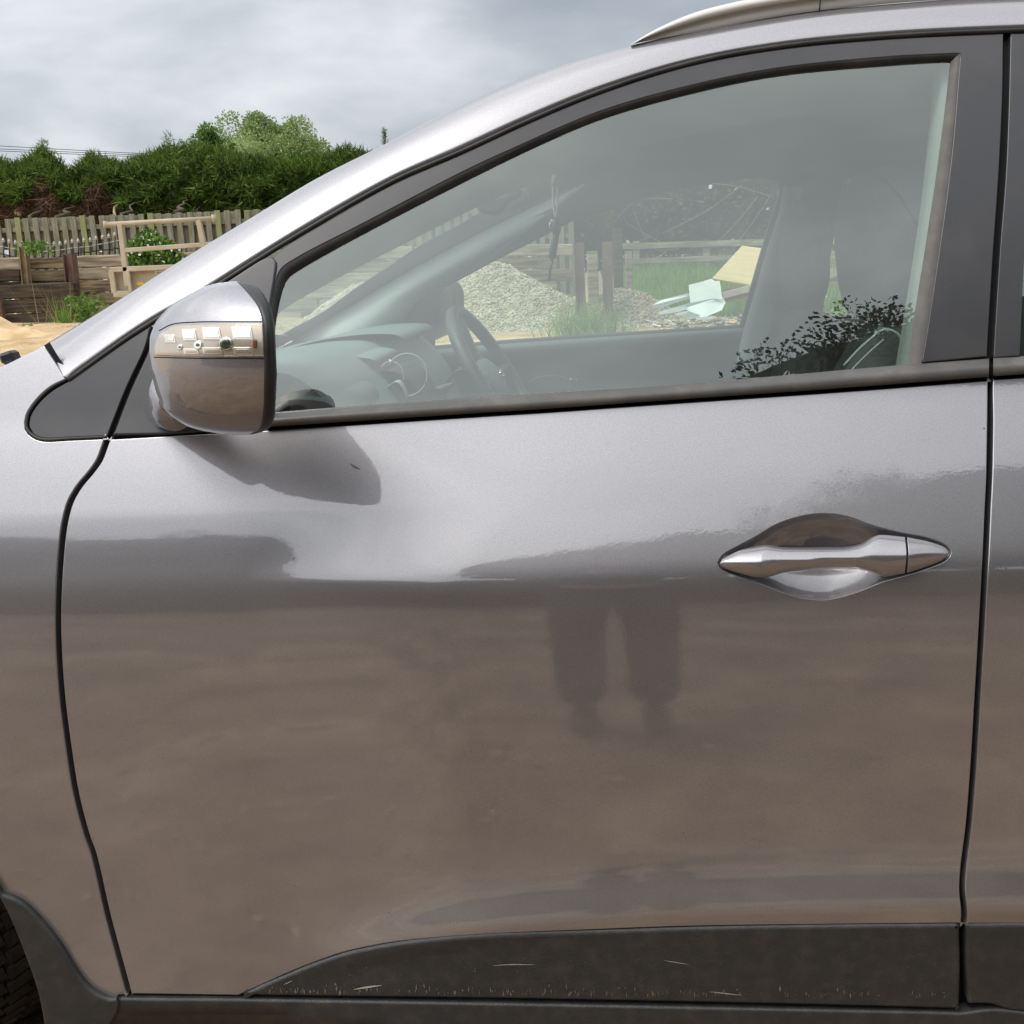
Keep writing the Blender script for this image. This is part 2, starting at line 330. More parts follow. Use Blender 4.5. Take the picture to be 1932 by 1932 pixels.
def beam(name, a, b, w, h, mat, parent=None, bev=0.004, jit=0.0, up=(0, 0, 1), cuts=0):
    a, b = Vector(a), Vector(b); d = b-a; x = d.normalized(); z = Vector(up); z = (z-x*z.dot(x)).normalized(); y = z.cross(x)
    me = boxmesh(name, d.length, w, h, bev, jit, cuts); M = Matrix((x, y, z)).transposed().to_4x4(); me.transform(Matrix.Translation((a+b)/2)@M)
    return link(name, me, mat, parent)

mapS = lambda uv: unS(uv, S)
def mS(d): s = off(S, d); return lambda uv: unS(uv, s)

# ================================================================== THE CAR
car = empty('parked_car', (0, 0.9, 0))
tag(car, 'grey metallic estate car, front passenger door filling the picture', 'car')
bpy.context.view_layer.update()
class _P: pass
def adopt():                        # children were built in world space: keep them there
    for o in list(car.children): o.location = Vector(o.location)-car.location
# ---- traced lines of the body side
gap_front = [(207, 822), (200, 842), (190, 868), (174, 891), (153, 916), (136, 945), (127, 975), (121, 1010), (115, 1080), (112, 1150), (113, 1220), (119, 1310), (130, 1400), (146, 1500), (167, 1580), (178, 1610), (205, 1726), (226, 1805), (246, 1878)]
gap_rear = [(1867, 712), (1866, 800), (1864, 900), (1861, 960), (1857, 1050), (1850, 1180), (1843, 1300), (1834, 1450), (1825, 1560), (1815, 1640), (1813, 1680), (1817, 1720), (1816, 1748)]
door_top = [(207, 826), (330, 819), (521, 808), (765, 792), (932, 781), (1037, 774.5), (1226, 761), (1591, 736), (1867, 715)]
clad_top = [(1816, 1745), (1509, 1748), (1300, 1751), (1132, 1757), (900, 1767), (754, 1779), (690, 1790), (644, 1801), (590, 1820), (534, 1843), (490, 1863), (450, 1881)]
rec = loop([(1355, 1061), (1364, 1048), (1393, 1031), (1427, 1013), (1464, 991), (1512, 975), (1556, 970), (1601, 976), (1642, 991), (1700, 1006), (1751, 1016), (1785, 1030), (1794, 1043), (1785, 1056), (1734, 1077), (1665, 1097), (1614, 1117), (1563, 1130), (1519, 1128), (1478, 1117), (1427, 1097), (1376, 1080), (1359, 1071), (1355, 1061)], step=7)
door_q = loop(door_top, gap_rear, clad_top, [(450, 1881), (246, 1878)], gap_front[::-1])
door = panel('front_door', inset(door_q, 2.6), mapS, 'paint', car, holes=[rec], grid=12, r=2.6)
door['label'] = 'grey metallic front door with dull dusty lower half'
# handle bowl
def mapBowl(uv):
    d = bdist(uv, rec)*inside(uv, rec)/1450.0
    t = np.clip(d/.060, 0, 1); dep = 0.044*np.sin(t*math.pi/2)**.9
    d3 = rays(uv); Y = np.full(len(uv), .02)
    for _ in range(12):
        tt = (Y-CAM[1])/d3[:, 1]; Y = .4*Y+.6*(S(CAM[0]+d3[:, 0]*tt, CAM[2]+d3[:, 2]*tt)+dep)
    return CAM[None]+d3*((Y-CAM[1])/d3[:, 1])[:, None]
handle = empty('door_handle', (0, 0, 0)); handle.parent = car
bowl = panel('handle_recess', rec, mapBowl, 'paint', handle, grid=5, rim=False)
grip = loop([(1357, 1064), (1362, 1055), (1393, 1038), (1444, 1027), (1478, 1031), (1563, 1031), (1598, 1030), (1625, 1024), (1645, 1012), (1659, 1008), (1708, 1012)], [(1708, 1012), (1711, 1045), (1708, 1083)],
            [(1708, 1083), (1665, 1089), (1645, 1082), (1614, 1075), (1512, 1078), (1478, 1082), (1454, 1089), (1432, 1091), (1410, 1087), (1376, 1077), (1361, 1070), (1357, 1064)], step=5)
hcap = loop([(1711, 1012), (1757, 1022), (1785, 1033), (1791, 1042), (1781, 1056), (1734, 1075), (1711, 1082)], [(1711, 1082), (1714, 1045), (1711, 1012)], step=5)
both = loop([(1357, 1064), (1362, 1055), (1393, 1038), (1444, 1027), (1478, 1031), (1563, 1031), (1598, 1030), (1625, 1024), (1645, 1012), (1659, 1008), (1708, 1012), (1757, 1022), (1785, 1033), (1791, 1042), (1781, 1056), (1734, 1075), (1708, 1083), (1665, 1089), (1645, 1082), (1614, 1075), (1512, 1078), (1478, 1082), (1454, 1089), (1432, 1091), (1410, 1087), (1376, 1077), (1361, 1070), (1357, 1064)], step=5)
_gt = np.array([(1355, 1064), (1362, 1055), (1393, 1038), (1444, 1027), (1478, 1031), (1563, 1031), (1598, 1030), (1625, 1024), (1645, 1012), (1659, 1008), (1708, 1012), (1757, 1022), (1785, 1033), (1793, 1044)], float)
_gb = np.array([(1355, 1064), (1361, 1070), (1376, 1077), (1410, 1087), (1432, 1091), (1454, 1089), (1478, 1082), (1512, 1078), (1614, 1075), (1645, 1082), (1665, 1089), (1708, 1083), (1734, 1075), (1781, 1056), (1793, 1044)], float)
_gx = np.arange(1355, 1794.0); _ty = np.convolve(np.pad(np.interp(_gx, _gt[:, 0], _gt[:, 1]), 5, 'edge'), np.ones(11)/11, 'valid'); _by = np.convolve(np.pad(np.interp(_gx, _gb[:, 0], _gb[:, 1]), 5, 'edge'), np.ones(11)/11, 'valid')
def mapGrip(uv):
    x, y = uv[:, 0], uv[:, 1]; ty, by = np.interp(x, _gx, _ty)-1, np.interp(x, _gx, _by)+1; yc = 1062-(x-1357)*.042
    v = np.where(y < yc, (yc-y)/np.maximum(yc-ty, 2), (y-yc)/np.maximum(by-yc, 2)); v = np.clip(v, 0, 1)
    H = .019*np.clip((x-1352)/85, 0.02, 1)**.55*np.clip((1797-x)/85, 0.02, 1)**.55
    Yo = -H*(1-.35*v-.65*v**3.2)-.001
    base = unS(uv, S); return unY(uv, base[:, 1]+Yo)
panel('handle_grip', inset(grip, .6), mapGrip, 'paint', handle, grid=4, r=.8, thick=.02)
panel('handle_end_cap', inset(hcap, .6), mapGrip, 'paint', handle, grid=4, r=.8, thick=.02)
loft('handle_inner', [resamp(unY([(1470, 1050), (1640, 1046)], .03), 8), resamp(unY([(1470, 1065), (1640, 1062)], .03), 8)], 'black_plastic', handle)

# cladding on the door, sill, rear door
dclad = loop([(452, 1879), (490, 1861), (534, 1842), (590, 1819), (644, 1800), (690, 1789), (754, 1778), (900, 1766), (1132, 1757), (1300, 1751), (1509, 1747), (1812, 1744)], [(1812, 1744), (1814, 1822), (1812, 1905)], [(1812, 1907), (1509, 1899), (1132, 1891), (900, 1887), (644, 1884), (470, 1881), (452, 1879)])
clad = panel('door_cladding', inset(dclad, 1.0), mS(-.004), 'cladding', door, grid=14, r=7.5, thick=.02)
sill_q = loop([(-200, 2060), (40, 2010), (150, 1960), (205, 1912), (226, 1884)], [(226, 1884), (470, 1886), (900, 1893), (1509, 1905), (1790, 1911), (1812, 1912), (1870, 1905), (1990, 1914), (3150, 1925)], [(3150, 1925), (3150, 2060)], [(3150, 2060), (-200, 2060)])
def Ssill(x, z): return S(x, np.maximum(z, .27))-.006+np.clip(.2-z, 0, 1)*.5
panel('sill_cover', inset(sill_q, 1.2), lambda uv: unS(uv, Ssill), 'cladding', car, grid=20, r=5)
rear_top = [(1876, 714), (1932, 710), (2100, 697), (3150, 665)]
grear = [(x+6, y) for x, y in gap_rear]
rear_q = loop(rear_top, [(3150, 665), (3150, 1740)], [(3150, 1740), (2100, 1744), (1821, 1745)], grear[::-1][0:] + [(1876, 714)])
rdoor = panel('rear_door', inset(rear_q, 2.0), mapS, 'paint', car, grid=16, r=2.6)
rcl = loop([(1822, 1744), (2100, 1741), (3150, 1738)], [(3150, 1738), (3150, 1915)], [(3150, 1915), (1990, 1912), (1905, 1910), (1888, 1904), (1872, 1899), (1826, 1897)], [(1826, 1897), (1822, 1820), (1822, 1744)])
panel('door_cladding', inset(rcl, 1.2), mS(-.004), 'cladding', rdoor, grid=18, r=7.5, thick=.02)

# front wing
arch_top = [(-1150, 1860), (-1120, 1700), (-1020, 1480), (-860, 1310), (-680, 1230), (-480, 1235), (-300, 1310), (-130, 1460), (-50, 1590), (0, 1685), (32, 1697), (61, 1721), (110, 1780), (146, 1838), (171, 1866), (207, 1884), (224, 1880)]
tri_left = [(126, 716), (96, 731), (68, 757), (51, 784), (49, 809), (61, 823), (78, 830), (137, 828.5), (203, 825.5)]
fend_q = loop([(83, 650), (40, 671), (0, 690), (-120, 728), (-350, 790), (-600, 835), (-850, 870), (-1100, 1000), (-1200, 1250)], [(-1200, 1250), (-1150, 1860)], arch_top[:10], arch_top[9:], [(224, 1880), (243, 1878)], [(x-6, y) for x, y in gap_front[::-1]], tri_left[::-1], [(126, 716), (104, 681), (83, 650)])
panel('front_wing', inset(fend_q, 1.6), mapS, 'paint', car, grid=16, r=2.6)
archc = loop(arch_top[:10], [(0, 1687), (32, 1699), (61, 1723), (110, 1782), (146, 1840), (171, 1868), (207, 1886), (228, 1880)], [(228, 1880), (222, 1912), (190, 1960), (100, 2030), (90, 2040)], [(90, 2040), (80, 1932), (68, 1872), (49, 1816), (24, 1752), (0, 1702), (-60, 1610), (-170, 1480), (-330, 1350), (-500, 1290), (-670, 1290), (-830, 1360), (-960, 1500), (-1040, 1700), (-1060, 1860)], [(-1060, 1860), (-1150, 1860)])
panel('arch_cladding', inset(archc, 1.0), mS(-.010), 'cladding', car, grid=14, r=6, thick=.03)

# ---- upper body
pil_lo = [(127, 714), (188, 670), (239, 634), (297, 597), (372, 557), (430, 521), (472, 494), (580, 428), (744, 336), (867, 283), (1000, 222), (1132, 168), (1298, 116), (1463, 85), (1670, 65), (1932, 53), (2200, 48), (3250, 62)]
pil_up = [(86, 650), (150, 612), (230, 563), (300, 517), (400, 455), (500, 395.5), (600, 334), (706, 283), (770, 249), (850, 207), (950, 161), (1050, 124), (1132, 101), (1215, 79), (1300, 62), (1380, 46), (1546, 20), (1700, 6), (1836, -4), (2000, -10), (2300, -16), (3250, -2)]
npl = 160
lo2 = resamp(spline(pil_lo, 8), npl); up2 = resamp(spline(pil_up, 8), npl)
# pair points across the strip rather than by length
up_d = spline(pil_up, 4); pr = []
tl = np.gradient(lo2, axis=0); tl /= np.linalg.norm(tl, axis=1)[:, None]; nl = np.stack([tl[:, 1], -tl[:, 0]], 1)
for i in range(npl):
    w = up_d-lo2[i]; s = np.abs(w@tl[i]); s[(w@nl[i]) < 0] = 1e9; pr.append(up_d[np.argmin(s)])
pr = np.array(pr); k = np.minimum(1, np.arange(npl)/6.0)[:, None]; pr = pr*k+np.array(pil_up[0])*(1-k)
ker = np.ones(7)/7
for c in (0, 1): pr[3:-3, c] = np.convolve(pr[:, c], ker, 'valid')
LO = unS(lo2, S)
a0, a1 = R(26), R(82)
UPp = LO.copy()
for _ in range(25):
    dz = np.linalg.norm((UPp-LO)[:, [0, 2]], axis=1); UPp = unY(pr, LO[:, 1]+np.clip(1.25*dz*.9, 0, .13))
rows = []
rows.append(LO+[0, .03, 0]); rows.append(LO+[0, .004, 0])
for a in np.linspace(a0, a1, 14):
    zf = (math.sin(a)-math.sin(a0))/(math.sin(a1)-math.sin(a0)); yf = (math.cos(a0)-math.cos(a))/(math.cos(a0)-math.cos(a1))
    rows.append(np.stack([LO[:, 0]+(UPp-LO)[:, 0]*zf, LO[:, 1]+(UPp-LO)[:, 1]*yf, LO[:, 2]+(UPp-LO)[:, 2]*zf], 1))
rows.append(UPp+[.004, .02, -.001]); rows.append(UPp+[.01, .05, -.006])
pillar = loft('roof_side_panel', rows, 'paint', car); ROOFEDGE = UPp
loft('roof_side_panel', [mirY(r_) for r_ in rows[:-2]], 'paint', car)
# rubber strip under the roof side
gs = unS(lo2+nl*-4.5, off(S, .002))
tube('roof_gasket', gs, .0042, 'rubber', car, seg=6)
# window frame
fr_top = [(524, 503), (580, 437), (677, 381), (744, 345), (867, 291.5), (1000, 230), (1132, 176), (1298, 124), (1463, 93), (1670, 73), (1893, 62)]
fr_q = loop([(500, 500), (540, 462), (580, 437), (677, 381), (744, 345), (867, 291.5), (1000, 230), (1132, 176), (1298, 124), (1463, 93), (1670, 73), (1894, 62)], [(1894, 62), (1892, 190), (1885, 333), (1876, 460), (1866, 618), (1863, 672)], [(1863, 673), (1738, 685)],
            [(1738, 685), (1752, 600), (1774, 450), (1784, 380), (1797, 269), (1811, 101)], [(1811, 101), (1670, 108.5), (1463, 130), (1298, 163.5), (1132, 211), (964, 283), (882, 321), (677, 427), (560, 488), (530, 510), (519, 545), (511, 620), (506, 700), (505, 780)], [(505, 780), (496, 700), (500, 500)])
panel('window_frame', inset(fr_q, .8), mS(.002), 'frame_black', door, grid=14, r=2.2, thick=.012)
def band(name, a, b, off_a, off_b, mat, parent, bulge=.004, n=120, m=6):
    A_ = resamp(spline(a, 6), n); B_ = resamp(spline(b, 6), n); rr = []
    for t in np.linspace(0, 1, m): rr.append(unS(A_*(1-t)+B_*t, off(S, off_a*(1-t)+off_b*t-bulge*math.sin(math.pi*t))))
    return loft(name, rr, mat, parent)
in_top = [(1811, 100), (1670, 107.5), (1463, 129), (1298, 162.5), (1132, 210), (964, 282), (882, 320), (677, 426), (560, 487), (530, 509), (518, 545), (509, 620), (504, 700), (503, 785)]
gl_top = [(1796, 116), (1778, 114), (1670, 122), (1463, 141), (1298, 176), (1132, 224), (1028, 268), (882, 340), (677, 446), (557, 514), (542, 526), (535, 541), (526, 575), (518, 630), (514, 700), (512, 785)]
band('glass_seal', in_top, gl_top, .003, .012, 'rubber', door, .002)
band('glass_seal', [(1812, 100), (1797, 269), (1785, 380), (1775, 450), (1753, 600), (1739, 690)], [(1794, 116), (1775, 269), (1757, 396), (1732, 555), (1717, 650), (1711, 692)], .0035, .012, 'rubber_dusty', door, .003)
# belt trim
def belt(name, top, bot, parent, n=140):
    A_ = resamp(spline(top, 8), n); B_ = resamp(spline(bot, 8), n); rr = []
    prof = [(0, .014), (0.02, .002), (.12, -.004), (.30, -.008), (.38, -.0125), (.5, -.014), (.75, -.0135), (.93, -.010), (1.0, -.004), (1.01, .02)]
    for t, o in prof: rr.append(unS(A_*(1-t)+B_*t, off(S, o)))
    return loft(name, rr, 'belt_trim', parent)
belt('belt_trim', [(500, 779), (521, 777.5), (718, 762), (1038, 741), (1226, 730), (1591, 698), (1719, 687), (1866, 676)], [(500, 806), (521, 804.5), (765, 788.5), (932, 777.5), (1037, 771), (1226, 757.5), (1591, 732), (1866, 711)], door)
belt('belt_trim', [(1874, 675), (1932, 672), (2200, 652), (3150, 630)], [(1874, 710), (1932, 706), (2200, 686), (3150, 663)], rdoor, 40)
# window glass
gl_q = loop([(1805, 106), (1670, 113), (1463, 133), (1298, 168), (1132, 216), (964, 288), (882, 328), (677, 434), (557, 500), (530, 520), (520, 560), (510, 640), (507, 790)], [(507, 790), (718, 772), (1226, 742), (1719, 697), (1722, 696)], [(1722, 696), (1740, 620), (1768, 420), (1790, 280), (1805, 106)], step=14)
glass = panel('window_glass', gl_q, mS(.013), 'window_glass', door, grid=22, rim=False)
# rear door frame, glass beyond the picture edge
rf_q = loop([(1906, 62), (2200, 57), (3150, 62)], [(3150, 62), (3150, 98), (1960, 98)], [(1960, 98), (1950, 300), (1935, 470), (1925, 672)], [(1925, 672), (1874, 676)], [(1874, 676), (1877, 618), (1887, 460), (1897, 333), (1903, 190), (1906, 62)])
panel('window_frame', inset(rf_q, .8), mS(.002), 'frame_black', rdoor, grid=14, r=2.2, thick=.012)
rg_q = loop([(1955, 94), (3150, 94)], [(3150, 94), (3150, 640)], [(3150, 640), (1920, 680)], [(1920, 680), (1930, 470), (1945, 300), (1955, 94)], step=14)
panel('window_glass', rg_q, mS(.012), 'window_glass', rdoor, grid=30, rim=False)
# front quarter triangle and mirror sail
tq = loop([(203, 823), (137, 826), (80, 827.5), (63, 820), (54, 806), (56, 785), (71, 761), (98, 736), (127, 719), (188, 677), (239, 642), (285, 613)], [(285, 613), (279, 640), (272, 662), (240, 730), (203, 823)])
panel('quarter_panel', inset(tq, 1.0), mS(.001), 'frame_black', car, grid=12, r=2.2, thick=.012)
eb = [(127, 715), (96, 732), (69, 758), (52.5, 785), (50.5, 808), (62, 821.5), (79, 829), (137, 827.5), (202, 824.5)]
tube('quarter_seal', unS(spline(eb, 5), off(S, .001)), .0027, 'rubber', car, seg=6)
sq = loop([(211, 822), (245, 735), (277, 664), (300, 603)], [(300, 603), (380, 556), (430, 527), (500, 484), (514, 482), (522, 492), (520, 520), (511, 580), (505, 700), (506, 804)], [(506, 804), (330, 819), (211, 822)])
panel('mirror_sail', inset(sq, 1.2), mS(-.002), 'frame_black', car, grid=12, r=4, thick=.015)

# dark structure behind the shut lines (door frame returns)
def curtain(name, line, d0, d1, w, mat='gap_dark', parent=car):
    c = spline(line, 10); t = np.gradient(c, axis=0); t /= np.linalg.norm(t, axis=1)[:, None]; n = np.stack([t[:, 1], -t[:, 0]], 1)
    A_ = unS(c+n*w, off(S, d0)); M_ = unS(c, off(S, d1)); B_ = unS(c-n*w, off(S, d0)); return loft(name, [A_, M_, B_], mat, parent)
curtain('shut_line_seal', gap_front, .016, .022, 16); curtain('shut_line_seal', gap_rear+[(1812, 1830), (1812, 1912)], .016, .022, 16)
curtain('shut_line_seal', [(1900, 58), (1897, 190), (1891, 333), (1881, 460), (1870, 618), (1869, 720)], .010, .016, 14)
curtain('shut_line_seal', [(276, 660), (240, 735), (207, 826)], .006, .012, 8); curtain('shut_line_seal', [(86, 650), (104, 680), (128, 716)], .008, .014, 9)
curtain('shut_line_seal', [(230, 1880), (470, 1884), (900, 1890), (1509, 1902), (1900, 1912), (3150, 1920)], .008, .014, 10)
curtain('shut_line_seal', door_top+[(1932, 708), (3150, 663)], .010, .016, 8)

# roof rail
rl = [(1190, 84), (1225, 62), (1300, 28), (1380, 6), (1480, -12), (1600, -28), (1800, -46), (2100, -60), (3150, -62)]
rb = [(1197, 82), (1260, 70), (1340, 56), (1440, 36), (1546, 20), (1700, 4), (1836, -4), (2100, -12), (3150, -16)]
ra = resamp(spline(rl, 6), 90); rbb = resamp(spline(rb, 6), 90); Yr = np.interp(rbb[:, 0], lo2[:, 0], ROOFEDGE[:, 1])-.012
rr = []
for t, o in ((1.02, .03), (1.0, .0), (.6, .004), (.42, .008), (.40, -.004), (.32, -.008), (.1, -.006), (0, .004), (-.02, .02), (.0, .04)): rr.append(unY(ra*(1-t)+rbb*t, Yr+o))
rail = loft('roof_rail', rr, 'rail_silver', car)
sm = unY([(1546, 21), (1547, 12), (1547.5, -5), (1547, -20)], np.interp(1546, lo2[:, 0], ROOFEDGE[:, 1])-.013)
tube('rail_joint', sm, .0008, 'gap_dark', rail, seg=4)

# ---- door mirror
mirror = empty('door_mirror', (0, 0, 0)); mirror.parent = car
MA = np.array([498.0, 690.0])
m_out = spline([(448, 531), (428, 530), (406, 535), (353, 557), (314, 584), (294, 607), (283, 634), (280, 667), (281, 720), (284, 774), (294, 794), (324, 811), (392, 820), (450, 821), (482, 819), (490, 812)], 5)
ang = np.arctan2(m_out[:, 1]-MA[1], m_out[:, 0]-MA[0]); ang = np.where(ang > 0, ang-2*math.pi, ang)   # top -108deg .. bottom -270deg
rad_ = np.linalg.norm(m_out-MA, axis=1); o_ = np.argsort(ang); ang_s, rad_s = ang[o_], rad_[o_]
YM, HM = -.085, .105
PY0, PY1 = 531.0, 820.0
_L = np.array([(531, 446), (532, 430), (535, 406), (542, 382), (557, 353), (570, 331), (584, 314), (607, 294), (634, 283), (667, 281), (700, 285), (740, 294), (768, 306), (785, 320), (797, 338), (806, 358), (813, 382), (818, 412), (820, 445)])
_E = np.array([(531, 446), (533, 449), (543, 460), (554, 470), (567, 480), (581, 488), (596, 492.5), (612, 495.5), (686, 498.5), (764, 497.5), (790, 495), (805, 491.5), (815, 486), (820, 470)])
_R = np.array([(531, 452), (533, 466), (538, 480), (545, 489), (554, 497), (575, 509), (596, 515), (618, 519), (706, 522.5), (784, 519), (800, 514), (810, 506), (816, 492), (820, 474)])
def mirY_(uv):
    uv = np.atleast_2d(np.asarray(uv, float)); x, y = uv[:, 0], np.clip(uv[:, 1], PY0, PY1)
    xl, xr = np.interp(y, _L[:, 0], _L[:, 1]), np.interp(y, _E[:, 0], _E[:, 1]); u = np.clip((xr-x)/np.maximum(xr-xl, 1), 0, 1)
    w = np.clip(1-np.abs((y-675.5)/144.5)**2.6, 0, 1)**.5; return YM-HM*w*np.clip(1-u**2.1, 0, 1)**.5
th_ = np.linspace(0.0, math.pi, 64); pyv = 675.5-144.5*np.cos(th_); rows = []
for y in pyv:
    xl, xr = np.interp(y, _L[:, 0], _L[:, 1]), np.interp(y, _E[:, 0], _E[:, 1]); uu = np.sin(np.linspace(0, math.pi/2, 40)); uv = np.stack([xr-(xr-xl)*uu, np.full(40, y)], 1); rows.append(unY(uv, mirY_(uv)))
cap = loft('mirror_cap', rows, 'paint', mirror)
ringuv = np.concatenate([np.stack([np.interp(pyv, _L[:, 0], _L[:, 1]), pyv], 1), np.stack([np.interp(pyv, _R[:, 0], _R[:, 1]), pyv], 1)[::-1]])
bk2 = [unY(ringuv, YM)]
for s_, y_ in ((.99, .03), (.95, .055), (.85, .075), (.5, .085)): bk2.append(unY(np.array([410, 680])+(ringuv-[410, 680])*s_, YM+y_))
loft('mirror_back', bk2, 'frame_black', mirror, close=True)
# seams in the cap above and below the lamp
def on_cap(pts, lift=.0012): p = spline(pts, 5); return unY(p, mirY_(p)-lift)
# rim: black band between the cap and the glass side
e1 = np.stack([np.interp(pyv, _E[:, 0], _E[:, 1]), pyv], 1); e2 = np.stack([np.interp(pyv, _R[:, 0], _R[:, 1]), pyv], 1); Ye = mirY_(e1)
rim_rows = []
for t, o in ((-.03, .006), (0, -.0015), (.04, -.004), (.3, -.0045), (.6, -.003), (.85, .003), (.97, .012), (1.0, .03)): rim_rows.append(unY(e1*(1-t)+e2*t, np.minimum(Ye+o, YM+.01)))
rim_rows.append(unY(e2-[6, 0], np.full(64, YM+.05)))
loft('mirror_rim', rim_rows, 'black_plastic', mirror)
# mount arm between the shell and the sail
arm = []
for t in np.linspace(0, 1, 8):
    c = np.array([330, 748])*(1-t)+np.array([324, 766])*t; w, h = 49+t*4, 66-t*20
    a = np.linspace(0, 2*math.pi, 25)[:-1]; uv = np.stack([c[0]+w*np.cos(a), c[1]+h*np.sin(a)], 1); arm.append(unY(uv, (YM+.03)*(1-t)+.10*t))
arm.insert(0, unY(np.array([326, 757])+(uv-uv.mean(0))*.5, YM+.012)); loft('mirror_arm', arm, 'paint', mirror, close=True)
# indicator lamp
lamp_q = loop([(292, 671), (290.5, 655), (294, 641), (302, 628), (324, 616), (345, 612.5), (372, 611), (430, 610.3), (495, 610)], [(495, 610), (497, 640), (497.8, 672.5)], [(497.8, 672.5), (372, 673), (292, 671)], step=5)
def mcap(lift): return lambda uv: unY(uv, mirY_(uv)-lift)
lamp = panel('indicator_lamp', inset(lamp_q, 1), mcap(.0008), 'lamp_chrome', mirror, grid=5, rim=False)
def lampdet(q, lift, mat, r=1.2, grid=3): return panel('lamp_reflector', q, mcap(lift), mat, lamp, grid=grid, r=r, thick=.002)
pmat('lamp_body', (0.60, 0.52, 0.45), 0.30, metal=.6)
lamp.data.materials[0] = MATS['lamp_body']
for (x0, x1, y0, y1) in ((380, 416, 617, 641), (436, 476, 616, 641), (342, 370, 620, 643), (380, 418, 655, 669), (438, 476, 655, 669), (344, 374, 657, 669), (308, 330, 630, 647)):
    lampdet(loop([(x0, y0), (x1-3, y0)], [(x1-3, y0), (x1+2, y1)], [(x1+2, y1), (x0+3, y1)], [(x0+3, y1), (x0, y0)], step=4), .0026, 'lamp_chrome')
    if y1-y0 > 10: lampdet(loop([(x0+4, y0+3.5), (x1-5, y0+3.5)], [(x1-5, y0+3.5), (x1-2, y1-3.5)], [(x1-2, y1-3.5), (x0+6, y1-3.5)], [(x0+6, y1-3.5), (x0+4, y0+3.5)], step=4), .0034, 'lamp_body' if y0 > 640 else 'bulb_chrome', r=1.0)
for (cx, cy, rr_) in ((425, 648, 13), (372, 651, 9), (338, 655, 6)):
    a = np.linspace(0, 2*math.pi, 24)[:-1]; lampdet(loop(np.stack([cx+rr_*np.cos(a), cy+rr_*np.sin(a)], 1).tolist()+[(cx+rr_, cy)], step=4), .0034, 'bulb_chrome', r=2.5)
    a = np.linspace(0, 2*math.pi, 14)[:-1]; lampdet(loop(np.stack([cx+rr_*.35*np.cos(a), cy+rr_*.35*np.sin(a)], 1).tolist()+[(cx+rr_*.35, cy)], step=3), .0046, 'interior_dark', r=.5)
pmat('amber', (0.25, 0.06, 0.03), .3)
lampdet(loop([(477, 640), (483, 640)], [(483, 640), (483, 656)], [(483, 656), (477, 656)], [(477, 656), (477, 640)], step=4), .003, 'amber', r=.8)
panel('lamp_lens', lamp_q, mcap(.0060), 'lamp_lens', lamp, grid=5, r=3.0, thick=.006)
ls = spline([(294, 607.5), (330, 607), (372, 606.5), (430, 607), (494, 606.5)], 5)
tube('cap_seam', [tuple(p) for p in unY(spline([(300, 624), (324, 612), (372, 607.5), (430, 607), (495, 607)], 5), mirY_(spline([(300, 624), (324, 612), (372, 607.5), (430, 607), (495, 607)], 5))-.0004)], .0006, 'gap_dark', mirror, seg=4)
tube('cap_seam', [tuple(p) for p in unY(spline([(290, 674), (372, 676), (430, 676), (498, 676)], 5), mirY_(spline([(290, 674), (372, 676), (430, 676), (498, 676)], 5))-.0004)], .0006, 'gap_dark', mirror, seg=4)

# washer jet on the bonnet edge
wj = at(19, 674, .42); wjo = boxmesh('washer_jet', .026, .03, .02, .005); place('washer_jet', wjo, 'black_plastic', car, wj, (0, -.25, 0))

# ---- front wheel (steered)
def wheel():
    w = empty('front_wheel', (-1.14, .33, .33)); w.parent = car
    prof = [(.205, -.085), (.235, -.10), (.29, -.112), (.325, -.108), (.337, -.096), (.340, -.05), (.340, .05), (.337, .096), (.325, .108), (.235, .10), (.205, .085)]
    nseg = 72; rr_ = []
    for i in range(nseg):
        a = 2*math.pi*i/nseg; rr_.append([(r_*math.cos(a), y_, r_*math.sin(a)) for r_, y_ in prof])
    rr_.append(rr_[0]); V = [p for c in rr_ for p in c]; n = len(prof); Fs = [(k_*n+i, k_*n+i+1, (k_+1)*n+i+1, (k_+1)*n+i) for k_ in range(nseg) for i in range(n-1)]
    ty = link('tyre', mesh('tyre', V, Fs), 'tyre', w)
    # tread blocks as one joined part
    bm = bmesh.new()
    for i in range(64):
        a = 2*math.pi*i/64
        for j, (y0, wd) in enumerate(((-.088, .03), (-.048, .036), (0, .034), (.048, .036), (.088, .03))):
            mt = Matrix.Rotation(-a, 4, 'Y')@Matrix.Translation((.3415, y0, 0))@Matrix.Rotation(R(18 if j < 2 else (-18 if j > 2 else 0)), 4, 'X')@Matrix.Diagonal((.007, wd*1.08, .027, 1))
            bmesh.ops.create_cube(bm, size=1, matrix=mt)
    me = bpy.data.meshes.new('tread'); bm.to_mesh(me); bm.free(); o = link('tread', me, 'tyre', w); o['kind'] = 'stuff'
    bm = bmesh.new(); bmesh.ops.create_cone(bm, cap_ends=True, segments=40, radius1=.205, radius2=.19, depth=.03, matrix=Matrix.Translation((0, -.06, 0))@Matrix.Rotation(R(90), 4, 'X'))
    me = bpy.data.meshes.new('rim'); bm.to_mesh(me); bm.free(); link('rim', me, 'interior_dark', w)
    w.rotation_euler = (0, 0, R(-38)); return w
wheel()
# inner arch liner
al = [unY([p], [.03])[0] for p in spline(arch_top[2:15], 25)]; al = np.array(al)
loft('arch_liner', [al+[0, .0, .0], al+[0, .45, .0]], 'interior_dark', car)

